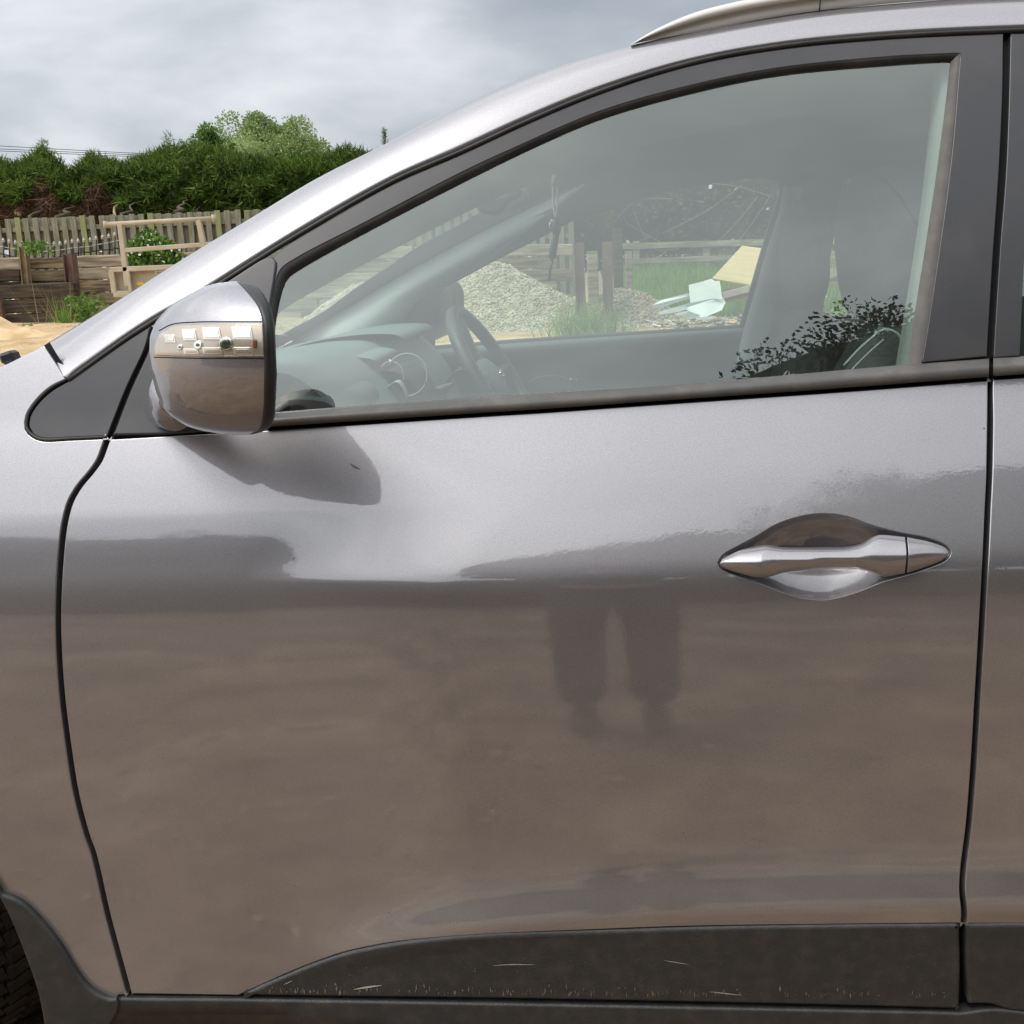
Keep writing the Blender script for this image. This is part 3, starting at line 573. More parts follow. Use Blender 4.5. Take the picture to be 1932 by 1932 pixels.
# ---- far side, mirrored copies
for o in [c for c in car.children if c.name.split('.')[0] in ('front_door', 'rear_door', 'front_wing', 'sill_cover', 'quarter_panel', 'arch_cladding', 'mirror_sail', 'roof_rail', 'roof_gasket', 'door_mirror')]:
    if o.name.startswith('roof_side'): continue
    def cp(src, par, top):
        c = src.copy(); COL.objects.link(c); c.parent = par
        if top: c.scale = (1, -1, 1); c.location = (0, WID, -.07 if src.name.startswith(('front_wing', 'quarter', 'arch')) else 0); c.pop('label', None) if 'label' in c else None
        for ch in src.children:
            if ch.name.startswith(('belt_trim', 'glass_seal')) : continue
            cp(ch, c, False)
    cp(o, car, True)

# ---- roof, headliner, windscreen
def cross(nearc, bul, axis, n=14, skip=1):
    out = []
    for t in np.linspace(0, 1, n):
        c = nearc[::skip].copy(); c[:, 1] = c[:, 1]*(1-t)+(WID-c[:, 1])*t; c[:, axis] += bul*math.sin(math.pi*t); out.append(drop(c, t))
    return out
ir = np.where(ROOFEDGE[:, 0] > -.03)[0]; NE = ROOFEDGE.copy()
hdr = int(np.argmin(np.abs(pr[:, 0]-960)))           # where the windscreen meets the roof
loft('roof_skin', cross(NE[hdr:]+[0, .045, -.006], .045, 2), 'paint', car)
loft('windscreen', cross(NE[:hdr+1]+[.0, .05, -.008], -.15, 0, 24), 'screen_glass', car)
HLz = NE[hdr:].copy(); HLz[:, 2] -= .045; HLz[:, 1] += .02
loft('headliner', cross(HLz, .02, 2), 'headliner', car)
hb = HLz[0].copy()

# near A-pillar / roof inner trim: from the glass edge inboard
in_a = resamp(spline([(505, 640), (512, 600), (528, 535), (557, 504), (677, 434), (882, 328), (1028, 262), (1132, 214), (1298, 166), (1463, 131), (1670, 112), (1830, 100), (2100, 96)], 8), 90)
in_b = resamp(spline([(505, 612), (512, 600), (529, 588), (560, 568), (647, 520), (765, 459), (900, 391), (1000, 348), (1100, 310), (1300, 255), (1463, 225), (1670, 205), (1830, 200), (2100, 205)], 8), 90)
NA = unS(in_a, off(S, .03)); NB = unY(in_b, np.interp(in_b[:, 0], [505, 900, 1100, 2100], [.30, .40, .46, .50]))
rowsn = []
for t in np.linspace(0, 1, 7):
    c = NA*(1-t)+NB*t; c[:, 2] += -.0*math.sin(math.pi*t); c[:, 1] -= .0; rowsn.append(c)
loft('pillar_trim', rowsn, 'headliner', car)
pmat('pillar_lit', (.30, .335, .315), .75)  # paler tone stands in for the light falling on the B-pillar strip
# near B-pillar inner strip seen through the glass
ba = resamp(spline([(1800, 100), (1780, 268), (1762, 396), (1737, 555), (1712, 700)], 8), 40); bb = resamp(spline([(1758, 124), (1762, 200), (1756, 268), (1742, 396), (1718, 555), (1694, 700)], 8), 40)
loft('pillar_trim', [unS(ba, off(S, .035)), unS((ba+bb)/2, off(S, .04)), unS(bb, off(S, .075)), unS(bb+[-6, 0], off(S, .13))], 'pillar_lit', car)
# seat belt behind it
# far inner trim
def T(x, z): return WID-.075-np.interp(z, ZT, A_R)*(z > .9)-.0*x
openF = loop([(820, 656), (826, 600), (835, 547), (849, 538)], [(849, 538), (935, 492), (994, 462), (1056, 430), (1090, 413), (1148, 398), (1207, 377), (1295, 356), (1383, 342), (1441, 338), (1462, 342), (1471, 357), (1461, 395), (1441, 459), (1396, 616)], [(1396, 616), (1148, 632), (943, 646), (820, 656)], step=6)
openR = loop([(1552, 600), (1563, 510), (1575, 445), (1583, 398), (1595, 346), (1620, 332), (1700, 322), (1850, 325), (1880, 340)], [(1880, 340), (1890, 580)], [(1890, 580), (1700, 592), (1552, 600)], step=6)
def mT(o=0.0):
    def f(uv):
        d = rays(uv); Y = np.full(len(uv), 1.6)
        for _ in range(30):
            t = (Y-CAM[1])/d[:, 1]; Y = .5*Y+.5*(T(0, CAM[2]+d[:, 2]*t)+o)
        return CAM[None]+d*((Y-CAM[1])/d[:, 1])[:, None]
    return f
trim_q = loop([(700, 900), (700, 640), (800, 560), (935, 475), (1056, 385), (1150, 310), (1300, 236), (1463, 200), (1700, 185), (2100, 180)], [(2100, 180), (2100, 900)], [(2100, 900), (700, 900)], step=12)
ft = panel('far_door_trim', trim_q, mT(), 'interior_grey', car, holes=[openF, openR], grid=16, r=3, thick=.006)
# rolled top of the far door card (catches the light)
def roll(name, line, h, out, mat, par=car):
    c = spline(line, 8); rr_ = []
    for t, y_ in ((0, .05), (.05, .0), (.12, -out*.6), (.35, -out), (.7, -out*.9), (1, -out*.2)): uv = c+[0, 1]*np.array([1, 1])*0+np.array([0, h*t]); rr_.append(unY(uv, mT()(uv)[:, 1]+y_))
    return loft(name, rr_, mat, par)
roll('far_door_top_pad', [(770, 662), (820, 657), (943, 647), (1148, 633), (1396, 617), (1420, 616)], 34, .05, 'dash')
roll('far_door_top_pad', [(1545, 602), (1700, 593), (1900, 580)], 30, .05, 'dash')
# pale ribbon laid on as the edge highlight of the far B pillar
loft('far_pillar_trim', [unY([(1478, 350), (1470, 400), (1447, 470), (1402, 625), (1390, 680)], 1.40), unY([(1492, 352), (1484, 405), (1460, 475), (1418, 628), (1408, 690)], 1.375), unY([(1515, 352), (1505, 405), (1485, 475), (1450, 628), (1440, 700)], 1.39)], 'interior_light', car)
# far A-pillar trim, convex
pu = [(515, 645), (560, 622), (604, 598), (642, 576), (700, 537), (765, 494), (825, 458), (882, 423), (935, 394), (1015, 352), (1090, 315), (1180, 285)]
pl = [(690, 690), (735, 640), (765, 607), (791, 575), (835, 545), (849, 538), (935, 492), (994, 462), (1056, 430), (1095, 411), (1150, 397), (1230, 372)]
PU = resamp(spline(pu, 8), 70); PLo = resamp(spline(pl, 8), 70); rr = []
Yp = np.linspace(1.62, 1.50, 70)
for t in np.linspace(0, 1, 12): rr.append(unY(PU*(1-t)+PLo*t, Yp+.05*(1-t)-.075*math.sin(math.pi*min(1, t*1.0))**.8-.0))
loft('far_pillar_trim', rr, 'interior_light', car)
tube('screen_seal', unY(spline(pu[:10], 8), resamp(Yp[:, None], len(spline(pu[:10], 8)))[:, 0]+.05), .003, 'rubber', car, seg=5)
# dashboard: pad extruded across the car, with two hoods
def slab(name, prof, Y0, Y1, mat, par=car, rnd=.02):
    """profile traced in side view at mid depth, swept across the car"""
    q = spline(prof, 6); P0 = unY(q, (Y0+Y1)/2); rows_ = []; c = P0.mean(0)
    for y_, s_ in ((Y0, .8), (Y0+rnd*.3, .93), (Y0+rnd, 1), (Y1-rnd, 1), (Y1-rnd*.3, .93), (Y1, .8)):
        p = P0.copy(); p[:, 0] = c[0]+(p[:, 0]-c[0])*(1-(1-s_)*.15); p[:, 2] = c[2]+(p[:, 2]-c[2])*(1-(1-s_)*.15); p[:, 1] = y_; rows_.append(p)
    o = loft(name, rows_, mat, par, close=True)
    return o
dash = empty('dashboard', (0, 0, 0)); dash.parent = car
slab('dash_pad', [(400, 690), (500, 668), (560, 655), (640, 645), (700, 650), (760, 700), (800, 760), (820, 900), (400, 900), (400, 690)], .30, 1.62, 'dash', dash, .05)
slab('dash_hood', [(570, 650), (648, 629), (735, 618), (785, 620), (795, 626), (770, 645), (732, 664), (700, 690), (600, 700), (570, 650)], 1.0, 1.52, 'dash', dash, .06)
slab('dash_hood', [(520, 690), (606, 664), (677, 661), (725, 665), (735, 669), (712, 690), (697, 706), (690, 722), (680, 800), (520, 800), (520, 690)], .72, 1.0, 'dash', dash, .05)
slab('dash_end_pad', [(470, 790), (500, 762), (530, 749), (574, 733), (618, 729), (659, 735), (683, 752), (690, 800), (690, 900), (470, 900), (470, 790)], .27, .60, 'interior_grey', dash, .06)
# instrument cluster and centre vents
def ringpx(cx, cy, rx, ry, Y, rad, mat, nm, par, a0_=0, a1_=2*math.pi):
    a = np.linspace(a0_, a1_, 40); tube(nm, unY(np.stack([cx+rx*np.cos(a), cy+ry*np.sin(a)], 1), Y), rad, mat, par, seg=6)
ringpx(768, 707, 38, 40, .66, .0016, 'interior_light', 'gauge_ring', dash, -2.6, 1.5)
ringpx(738, 712, 24, 30, .66, .0014, 'interior_light', 'gauge_ring', dash, -2.4, .2)
ringpx(722, 712, 30, 34, .85, .004, 'chrome', 'gauge_ring', dash, -1.2, -.4)
slab('vent_housing', [(700, 700), (760, 690), (800, 720), (812, 780), (700, 800), (700, 700)], .75, .98, 'interior_dark', dash, .02)
slab('vent_flap', [(733, 727), (752, 718), (768, 752), (745, 765), (733, 727)], .70, .74, 'interior_light', dash, .005)
tube('stalk', unY([(757, 706), (775, 725), (808, 762)], .95), .006, 'interior_dark', dash, seg=6)
tube('stalk', unY([(812, 742), (835, 735), (852, 726), (856, 722)], 1.0), [.016, .012, .006, .004], 'leather', dash, seg=8)
slab('column_shroud', [(835, 745), (850, 712), (868, 692), (888, 690), (905, 712), (915, 770), (835, 790), (835, 745)], 1.02, 1.22, 'leather', dash, .05)
# steering wheel
sw = empty('steering_wheel', (0, 0, 0)); sw.parent = car
cen = at(935, 712, 1.22); ax = Vector((.86, -.10, .50)).normalized(); e1v = ax.cross(Vector((0, 1, 0))).normalized(); e2v = ax.cross(e1v)
ringp = [cen+(e1v*math.cos(a)+e2v*math.sin(a))*.185 for a in np.linspace(0, 2*math.pi, 49)]
tube('wheel_rim', ringp, .0165, 'leather', sw, seg=12, cap=False)
for a in (0.0, math.pi/2, -math.pi/2): 
    d_ = (e1v*math.cos(a)+e2v*math.sin(a)); tube('spoke', [cen-ax*.03, cen-ax*.02+d_*.09, cen+d_*.18], [.03, .02, .014], 'leather', sw, seg=8)
bm = bmesh.new(); bmesh.ops.create_uvsphere(bm, u_segments=20, v_segments=12, radius=.062)
for v in bm.verts: v.co.z *= .45
me = bpy.data.meshes.new('hub'); bm.to_mesh(me); bm.free(); hub = link('wheel_hub', me, 'dash', sw); hub.matrix_world = Matrix.Translation(cen-ax*.012)@ax.to_track_quat('Z', 'Y').to_matrix().to_4x4()
hb_o = tube('hub_emblem', [cen+ax*.018+e2v*(.016*math.cos(a))+e1v*(.009*math.sin(a)) for a in np.linspace(0, 2*math.pi, 17)], .0022, 'chrome', sw, seg=5)
for s_ in (-1, 1): tube('hub_emblem', [cen+ax*.019+e2v*.006*s_-e1v*.007, cen+ax*.019+e2v*(.006*s_+.003)+e1v*.007], .002, 'chrome', sw, seg=5)
# rear-view mirror under the header, visor
mq = loop([(898, 386), (905, 375), (925, 372), (950, 366), (960, 358), (975, 352), (984, 358), (978, 372), (960, 380), (950, 396), (935, 404), (912, 403), (900, 396), (898, 386)], step=5)
panel('rear_view_mirror', inset(mq, 1), lambda uv: unY(uv, .92), 'interior_dark', car, grid=8, r=6, thick=.05)
vq = loop([(1040, 352), (1052, 322), (1080, 308), (1140, 292), (1196, 276), (1208, 290), (1190, 322), (1120, 345), (1060, 356), (1040, 352)], step=8)
panel('sun_visor', vq, lambda uv: unY(uv, .62+(uv[:, 1]-300)*.001), 'headliner', car, grid=12, r=4, thick=.02)
tube('visor_edge', unY([(1062, 320), (1080, 312), (1140, 294), (1192, 272)], .60), .0025, 'interior_light', car, seg=6)
# seats
def seat(nm, dy, head, back, lab=None):
    s = empty(nm, (0, 0, 0)); s.parent = car
    def pod(name, pts, Y0, Y1):
        q = spline(pts, 8); c = q.mean(0); ym = (Y0+Y1)/2; base = unY(q, ym); cb = base.mean(0); rows_ = []
        for t in np.linspace(-1, 1, 15):
            k_ = max(.02, (1-abs(t)**3.2))**.5; p = cb+(base-cb)*k_; p[:, 1] = ym+(Y1-Y0)/2*t; rows_.append(p)
        loft(name, rows_, 'seat_cloth', s, close=True)
    pod('headrest', head, .38+dy, .70+dy); pod('backrest', back, .26+dy, .78+dy)
    return s
hd = [(1624, 330), (1604, 358), (1593, 400), (1590, 447), (1594, 500), (1600, 550), (1615, 592), (1660, 612), (1740, 610), (1790, 560), (1795, 450), (1780, 360), (1730, 318), (1670, 312), (1624, 330)]
bk = [(1640, 625), (1622, 660), (1590, 720), (1560, 900), (1560, 1150), (1850, 1150), (1870, 900), (1840, 660), (1790, 618), (1700, 606), (1660, 612), (1640, 625)]
seat('front_seat', 0, hd, bk)
s2 = seat('front_seat', .72, [(1480+(x-1590)*.34, 520+(y-520)*.70) for x, y in hd], [(1480+(x-1590)*.34, 520+(y-520)*.70) for x, y in bk])
# seat shoulder piping and belt
tube('seat_belt', unY(spline([(1592, 690), (1625, 655), (1655, 630), (1668, 622), (1690, 628), (1712, 655)], 6), .34), .0025, 'interior_light', car, seg=5)
tube('seat_belt', unY(spline([(1600, 705), (1640, 665), (1668, 640)], 6), .30), .0018, 'interior_light', car, seg=5)
bq = loop([(1580, 712), (1608, 672), (1640, 638), (1662, 618), (1690, 622), (1722, 645), (1735, 712), (1580, 712)], step=8)
panel('seat_bolster', bq, lambda uv: unY(uv, .36+((uv[:, 0]-1670)/160)**2*.25), 'interior_grey', car, grid=12, r=5, thick=.03)
# far door release and arm rest
ringpx(1040, 728, 42, 18, 1.52, .004, 'interior_dark', 'door_pull', car, math.pi, 2*math.pi); bxm = boxmesh('door_release', .02, .01, .035, .003); place('door_release', bxm, 'chrome', car, at(1081, 726, 1.52)-Vector((0, 0, 0)), (0, .1, 0))
# floor pan, bulkhead, rear closing panel
def quad(name, pts, mat, par=car): return link(name, mesh(name, pts, [tuple(range(len(pts)))], False), mat, par)
quad('floor_pan', [(-1.6, .1, .24), (1.55, .1, .24), (1.55, 1.72, .24), (-1.6, 1.72, .24)], 'interior_dark')
quad('bulkhead', [(-.55, .2, .24), (-.55, 1.62, .24), (-.55, 1.62, 1.0), (-.55, .2, 1.0)], 'interior_dark')
quad('rear_bench', [(1.0, .25, .24), (1.0, 1.57, .24), (1.12, 1.5, 1.25), (1.12, .32, 1.25)], 'seat_cloth')
quad('load_cover', [(1.1, .2, 1.1), (1.5, .2, 1.1), (1.5, 1.6, 1.1), (1.1, 1.6, 1.1)], 'interior_grey')
quad('tailgate', [(1.5, .06, .24), (1.5, 1.76, .24), (1.5, 1.74, 1.12), (1.5, .08, 1.12)], 'paint')
# near door card below the glass, and bonnet
loft('door_card', [unS(resamp([(500, 790), (1870, 690)], 30), off(S, .03)), unS(resamp([(500, 830), (1870, 730)], 30), off(S, .07)), unS(resamp([(500, 1700), (1870, 1700)], 30), off(S, .09))], 'interior_dark', car)
bonn = unS(spline([(86, 652), (0, 692), (-120, 730), (-350, 792), (-600, 838), (-850, 872)], 20), off(S, .01)); loft('bonnet', cross(bonn+[0, .02, -.008], .03, 2), 'paint', car)

# glass etching: emblem and text lines as flat print on the pane
def etch(poly, closed=True, w=.7):
    pass
def glassP(pts, o=.0118): return unS(np.asarray(pts, float), off(S, o))
def gz(X, Y): return (1566.0+X*.09766, 584.9+Y*.09766)        # crop pixels to photo pixels
def strokes(name, lines, wpx, par):
    V = []; Fs = []
    for ln in lines:
        c = np.array(ln, float); t = np.gradient(c, axis=0); t /= np.linalg.norm(t, axis=1)[:, None]+1e-9; n = np.stack([t[:, 1], -t[:, 0]], 1); a = glassP(c+n*wpx/2); b = glassP(c-n*wpx/2); s = len(V); m_ = len(c)
        V += list(a)+list(b); Fs += [(s+i, s+i+1, s+m_+i+1, s+m_+i) for i in range(m_-1)]
    return link(name, mesh(name, V, Fs, False), 'etch', par)
a = np.linspace(0, 2*math.pi, 33); ov = [gz(1015+130*np.cos(t)-0*np.sin(t), 490+68*np.sin(t)) for t in a]
H = [[gz(950, 535), gz(985, 470), gz(1000, 430)], [gz(1060, 550), gz(1085, 500), gz(1100, 445)], [gz(975, 490), gz(1030, 500), gz(1095, 475)]]
strokes('glass_emblem', [ov]+H, 1.6, glass)
def txt(s, x, y, size):
    cu = bpy.data.curves.new('t', 'FONT'); cu.body = s; cu.size = 1; cu.resolution_u = 2; o = bpy.data.objects.new('t', cu); COL.objects.link(o); dg = bpy.context.evaluated_depsgraph_get(); me = bpy.data.meshes.new_from_object(o.evaluated_get(dg)); bpy.data.objects.remove(o)
    v = np.array([tuple(q.co)[:2] for q in me.vertices]); uv = np.stack([x+v[:, 0]*size, y-v[:, 1]*size-v[:, 0]*size*.03], 1); P = glassP(uv)
    for q, p in zip(me.vertices, P): q.co = Vector(p)
    me.materials.clear(); me.update(); ob = link('glass_print', me, 'etch', glass); return ob
for s_, X, Y, sz in (('LAMISAFE', 920, 615, 4.2), ('43R-001581', 920, 718, 5.2), ('TRANSP. 70%', 820, 808, 4.6), ('M9046  AS2', 920, 898, 5.2), ('E4', 770, 718, 6.0), ('CCC', 780, 898, 5.0)): txt(s_, *gz(X, Y), sz)

# scratches on the cladding, leaf marks on the door
def mark(name, pts, w, mat, par, o=-.0046, surf=S):
    c = spline(pts, 3); n_ = len(c); t = np.gradient(c, axis=0); t /= np.linalg.norm(t, axis=1)[:, None]; n = np.stack([t[:, 1], -t[:, 0]], 1); wd = (w*np.sin(np.linspace(.15, math.pi-.15, n_)))[:, None]
    return loft(name, [unS(c+n*wd/2, off(surf, o)), unS(c-n*wd/2, off(surf, o))], mat, par)
for pts, w in (([(667, 1867), (690, 1863), (720, 1859)], 3.5), ([(535, 1858), (552, 1850)], 1.6), ([(930, 1822), (960, 1820), (1010, 1820)], 1.6), ([(1253, 1812), (1300, 1820)], 1.2), ([(1338, 1871), (1400, 1878)], 1.6)): mark('scratch', pts, w, 'scratch', clad, -.0052)
pmat('grime', (0.10, 0.09, 0.08), .8)
mark('paint_mark', [(660, 874), (668, 880), (680, 886)], 3.5, 'grime', door, -.0007); mark('paint_mark', [(551, 1058), (558, 1050)], 1.2, 'grime', door, -.0007)
def flecks(name, par, spec, mat, o=-.0050):
    V = []; Fs = []
    for x, y, w, h in spec:
        q = np.array([(x-w/2, y), (x+w*.1, y-h/2), (x+w/2, y+h*.1), (x+w*.15, y+h/2)])+rng.normal(0, .2*min(w, h), (4, 2)); st = len(V); V += list(unS(q, off(S, o))); Fs.append((st, st+1, st+2, st+3))
    ob = link(name, mesh(name, V, Fs, False), mat, par); ob['kind'] = 'stuff'; return ob
pmat('mud', (.17, .14, .10), .95)
sp1 = [(x, 1875+.008*(x-900)-abs(random.gauss(0, 6)), random.uniform(1, 3.5), random.uniform(2, 13)) for x in [random.uniform(480, 1790) for _ in range(150)]]
sp1 += [(random.uniform(620, 1800), random.uniform(1790, 1880), random.uniform(.8, 3), random.uniform(.8, 2.4)) for _ in range(110)]
flecks('mud_flecks', clad, [q for q in sp1 if q[1] > 1877-np.interp(q[0], [455, 644, 900, 1800], [0, 60, 95, 110])], 'mud')
flecks('road_specks', door, [(random.uniform(160, 1790), 1740-abs(random.gauss(0, 260)), random.uniform(.8, 2.6), random.uniform(.8, 2.2)) for _ in range(150)], 'grime', -.0006)
flecks('road_specks', door, [(random.uniform(260, 440), random.uniform(1840, 1872), random.uniform(.8, 2.5), random.uniform(.8, 2.5)) for _ in range(25)], 'scratch', -.0006)
pmat('smudge', (.050, .046, .044), .5)
adopt()

# ================================================================== THE PLACE
def sst(a, b, x): t = min(1, max(0, (x-a)/(b-a))); return t*t*(3-2*t)
def fbm(x, y, s, o=3, z=0.0): return noise.fractal(Vector((x*s, y*s, z)), 0.6, 2.0, o)
HEAPS = [  # x, y, base radius, height, sharpness
]
def ground_z(x, y):
    z = 0.62*sst(1.5, 9.0, y)+0.28*sst(7, 11.5, y)*sst(-1.0, -6.0, x)
    if y < -1.2 or y > 1.9 or abs(x) > 3: z += 0.02*fbm(x, y, .8)+.012*fbm(x, y, 3.1)
    return z
# ---- ground materials
def ground_mat():
    m = bpy.data.materials.new('earth_and_sand'); m.use_nodes = True; t = m.node_tree; b = t.nodes['Principled BSDF']; g = N(t, 'ShaderNodeNewGeometry')
    def nz_(s, d=8, r=.6):
        n = N(t, 'ShaderNodeTexNoise'); n.inputs['Scale'].default_value = s; n.inputs['Detail'].default_value = d; n.inputs['Roughness'].default_value = r; L(t, g.outputs['Position'], n.inputs['Vector']); return n.outputs['Fac']
    def ramp(f, stops):
        r = N(t, 'ShaderNodeValToRGB'); els = r.color_ramp.elements; els[0].position, els[0].color = stops[0][0], (*stops[0][1], 1); els[1].position, els[1].color = stops[-1][0], (*stops[-1][1], 1)
        for p, c in stops[1:-1]: q = els.new(p); q.color = (*c, 1)
        L(t, f, r.inputs[0]); return r.outputs[0]
    sand = ramp(nz_(3.5), [(.3, (.42, .27, .13)), (.5, (.62, .43, .24)), (.72, (.78, .60, .38))])
    earth = ramp(nz_(2.2, 10, .65), [(.34, (.17, .112, .070)), (.5, (.32, .215, .138)), (.64, (.52, .38, .255))])
    soil = ramp(nz_(14, 8, .7), [(.3, (.10, .075, .05)), (.5, (.24, .18, .13)), (.7, (.50, .42, .33))])
    sp = N(t, 'ShaderNodeSeparateXYZ'); L(t, g.outputs['Position'], sp.inputs[0])
    wob = mth(t, 'MULTIPLY_ADD', nz_(.9, 4), 2.4, -1.2)
    fy = N(t, 'ShaderNodeMapRange'); fy.inputs[1].default_value = 1.0; fy.inputs[2].default_value = 3.2; L(t, mth(t, 'ADD', sp.outputs[1], wob), fy.inputs[0])
    fx = N(t, 'ShaderNodeMapRange'); fx.inputs[1].default_value = .1; fx.inputs[2].default_value = 1.2; L(t, mth(t, 'ADD', sp.outputs[0], wob), fx.inputs[0])
    m1 = N(t, 'ShaderNodeMix', data_type='RGBA'); L(t, fx.outputs[0], m1.inputs[0]); L(t, sand, m1.inputs[6]); L(t, soil, m1.inputs[7])
    m2 = N(t, 'ShaderNodeMix', data_type='RGBA'); L(t, fy.outputs[0], m2.inputs[0]); L(t, earth, m2.inputs[6]); L(t, m1.outputs[2], m2.inputs[7]); L(t, m2.outputs[2], b.inputs['Base Color'])
    b.inputs['Roughness'].default_value = .95
    bp = N(t, 'ShaderNodeBump'); bp.inputs['Strength'].default_value = .8; bp.inputs['Distance'].default_value = .05; L(t, mth(t, 'ADD', nz_(9), nz_(45)), bp.inputs['Height']); L(t, bp.outputs[0], b.inputs['Normal'])
    MATS['ground'] = m
ground_mat()
xs = np.unique(np.round(np.concatenate([np.linspace(-900, -16, 14), np.linspace(-16, 16, 161), np.linspace(16, 900, 14)]), 3)); ys = np.unique(np.round(np.concatenate([np.linspace(-900, -14, 12), np.linspace(-14, 18, 161), np.linspace(18, 1200, 14)]), 3))
V = [(x, y, ground_z(x, y)) for y in ys for x in xs]; nx = len(xs)
g_o = link('ground', mesh('ground', V, [(j*nx+i, j*nx+i+1, (j+1)*nx+i+1, (j+1)*nx+i) for j in range(len(ys)-1) for i in range(nx-1)]), 'ground'); tag(g_o, 'bare brown earth and yellow sand of the yard', None, kind='structure')

# ---- leaf materials
def leafmat(name, c1, c2, sc=6.0, trans=.25):
    m = bpy.data.materials.new(name); m.use_nodes = True; t = m.node_tree; b = t.nodes['Principled BSDF']; g = N(t, 'ShaderNodeNewGeometry')
    n = N(t, 'ShaderNodeTexNoise'); n.inputs['Scale'].default_value = sc; n.inputs['Detail'].default_value = 3; L(t, g.outputs['Position'], n.inputs['Vector'])
    k = mth(t, 'ADD', mth(t, 'MULTIPLY', n.outputs['Fac'], .6), mth(t, 'MULTIPLY', g.outputs['Random Per Island'], .55))
    r = N(t, 'ShaderNodeValToRGB'); r.color_ramp.elements[0].position = .25; r.color_ramp.elements[1].position = .85; r.color_ramp.elements[0].color = (*c1, 1); r.color_ramp.elements[1].color = (*c2, 1); L(t, k, r.inputs[0])
    L(t, r.outputs[0], b.inputs['Base Color']); b.inputs['Roughness'].default_value = .6; b.inputs['Specular IOR Level'].default_value = .25
    tr = N(t, 'ShaderNodeBsdfTranslucent'); L(t, r.outputs[0], tr.inputs[0]); mxs = N(t, 'ShaderNodeMixShader'); mxs.inputs[0].default_value = trans
    L(t, b.outputs[0], mxs.inputs[1]); L(t, tr.outputs[0], mxs.inputs[2]); L(t, mxs.outputs[0], t.nodes['Material Output'].inputs['Surface']); MATS[name] = m
leafmat('conifer', (.010, .026, .005), (.155, .245, .04), 1.3); leafmat('dead_twig', (.06, .035, .02), (.17, .09, .05), 5, 0); leafmat('pale_leaf', (.12, .20, .06), (.33, .43, .17), 1.5)
leafmat('dark_leaf', (.018, .035, .010), (.05, .085, .025), 1.5, .12); leafmat('bramble_leaf', (.05, .12, .02), (.20, .34, .07), 8); leafmat('grass_blade', (.10, .22, .03), (.30, .45, .10), 4); leafmat('dry_stem', (.20, .16, .08), (.42, .36, .2), 5, 0)
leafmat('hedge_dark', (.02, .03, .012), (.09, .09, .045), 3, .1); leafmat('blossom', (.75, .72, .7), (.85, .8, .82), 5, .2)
pmat('bark', (.07, .055, .04), .9, var=(.14, .11, .08), scale=10, bump=.5)

def blades(P, D, Ln, W, rng_=rng):
    """thin triangles: base P, direction D, length Ln, width W -> vertex and face arrays"""
    n = len(P); s = np.cross(D, rng_.normal(size=(n, 3))); s /= np.linalg.norm(s, axis=1)[:, None]+1e-9
    W = np.broadcast_to(W, (n,))[:, None]; Ln = np.broadcast_to(Ln, (n,))[:, None]
    V = np.stack([P-s*W/2, P+s*W/2, P+D*Ln], 1).reshape(-1, 3); return V
def leaves(P, D, Ln, W, rng_=rng):
    n = len(P); s = np.cross(D, rng_.normal(size=(n, 3))); s /= np.linalg.norm(s, axis=1)[:, None]+1e-9
    W = np.broadcast_to(W, (n,))[:, None]; Ln = np.broadcast_to(Ln, (n,))[:, None]; mid = P+D*Ln*.5
    return np.stack([P, mid+s*W/2, P+D*Ln, mid-s*W/2], 1).reshape(-1, 3)
def fastmesh(name, groups):
    """groups: list of (verts (n*k,3), k) ; one material index each"""
    me = bpy.data.meshes.new(name); nv = sum(len(v) for v, _ in groups); me.vertices.add(nv); me.vertices.foreach_set('co', np.concatenate([v for v, _ in groups]).astype(np.float32).ravel())
    me.loops.add(nv); me.loops.foreach_set('vertex_index', np.arange(nv, dtype=np.int32)); starts = []; mi = []; o = 0
    for gi, (v, k) in enumerate(groups): c = len(v)//k; starts.append(o+np.arange(c)*k); mi.append(np.full(c, gi)); o += len(v)
    starts = np.concatenate(starts).astype(np.int32); me.polygons.add(len(starts)); me.polygons.foreach_set('loop_start', starts); me.polygons.foreach_set('material_index', np.concatenate(mi).astype(np.int32)); me.update(calc_edges=True); me.validate(); return me
def unit(v): return v/(np.linalg.norm(v, axis=1)[:, None]+1e-9)

# ---- conifer hedge behind the fence
HY = 17.2
def edge_top(px):                    # height of the hedge's ragged top along its length, in photo pixels
    base = np.interp(px, [-200, 0, 30, 60, 82, 100, 130, 150, 175, 200, 230, 260, 300, 325, 345, 370, 400, 440, 500, 560, 620, 650, 690, 740, 800, 1200], [318, 305, 318, 300, 282, 300, 330, 318, 298, 305, 316, 305, 292, 280, 288, 275, 285, 296, 305, 306, 296, 285, 296, 300, 300, 290]); return base
xw = lambda px, Y: at(px, 400, Y).x
n = 52000
pxs = rng.uniform(-120, 1150, n); top = edge_top(pxs)
# depth of the hedge, shell-like: front face and top
v = rng.random(n)**1.15; py = top+(425-top)*v; hy = HY+.0+1.3*rng.random(n)**2.2+np.where(v < .15, rng.uniform(0, .9, n), 0)
clump = np.array([noise.noise(Vector((float(a)*.028, float(b)*.045, 3.3))) for a, b in zip(pxs, py)]); hy = hy+.45*clump-.25*np.sin(np.clip(v, 0, 1)*3)
P = unY(np.stack([pxs, py], 1), hy)
holes_ = clump > .42+.3*(v < .2); P = P[~holes_]; vv = v[~holes_]; pxk = pxs[~holes_]
D = unit(np.stack([rng.normal(0, .7, len(P)), rng.normal(-.55, .4, len(P)), rng.normal(.15, .5, len(P))+(vv < .25)*.6], 1))
dead = (pxk < 235) & (vv > .50+.16*np.sin(pxk*.06)) | ((vv > .72) & (rng.random(len(P)) < .25))
G_ = P[~dead]; GD = D[~dead]
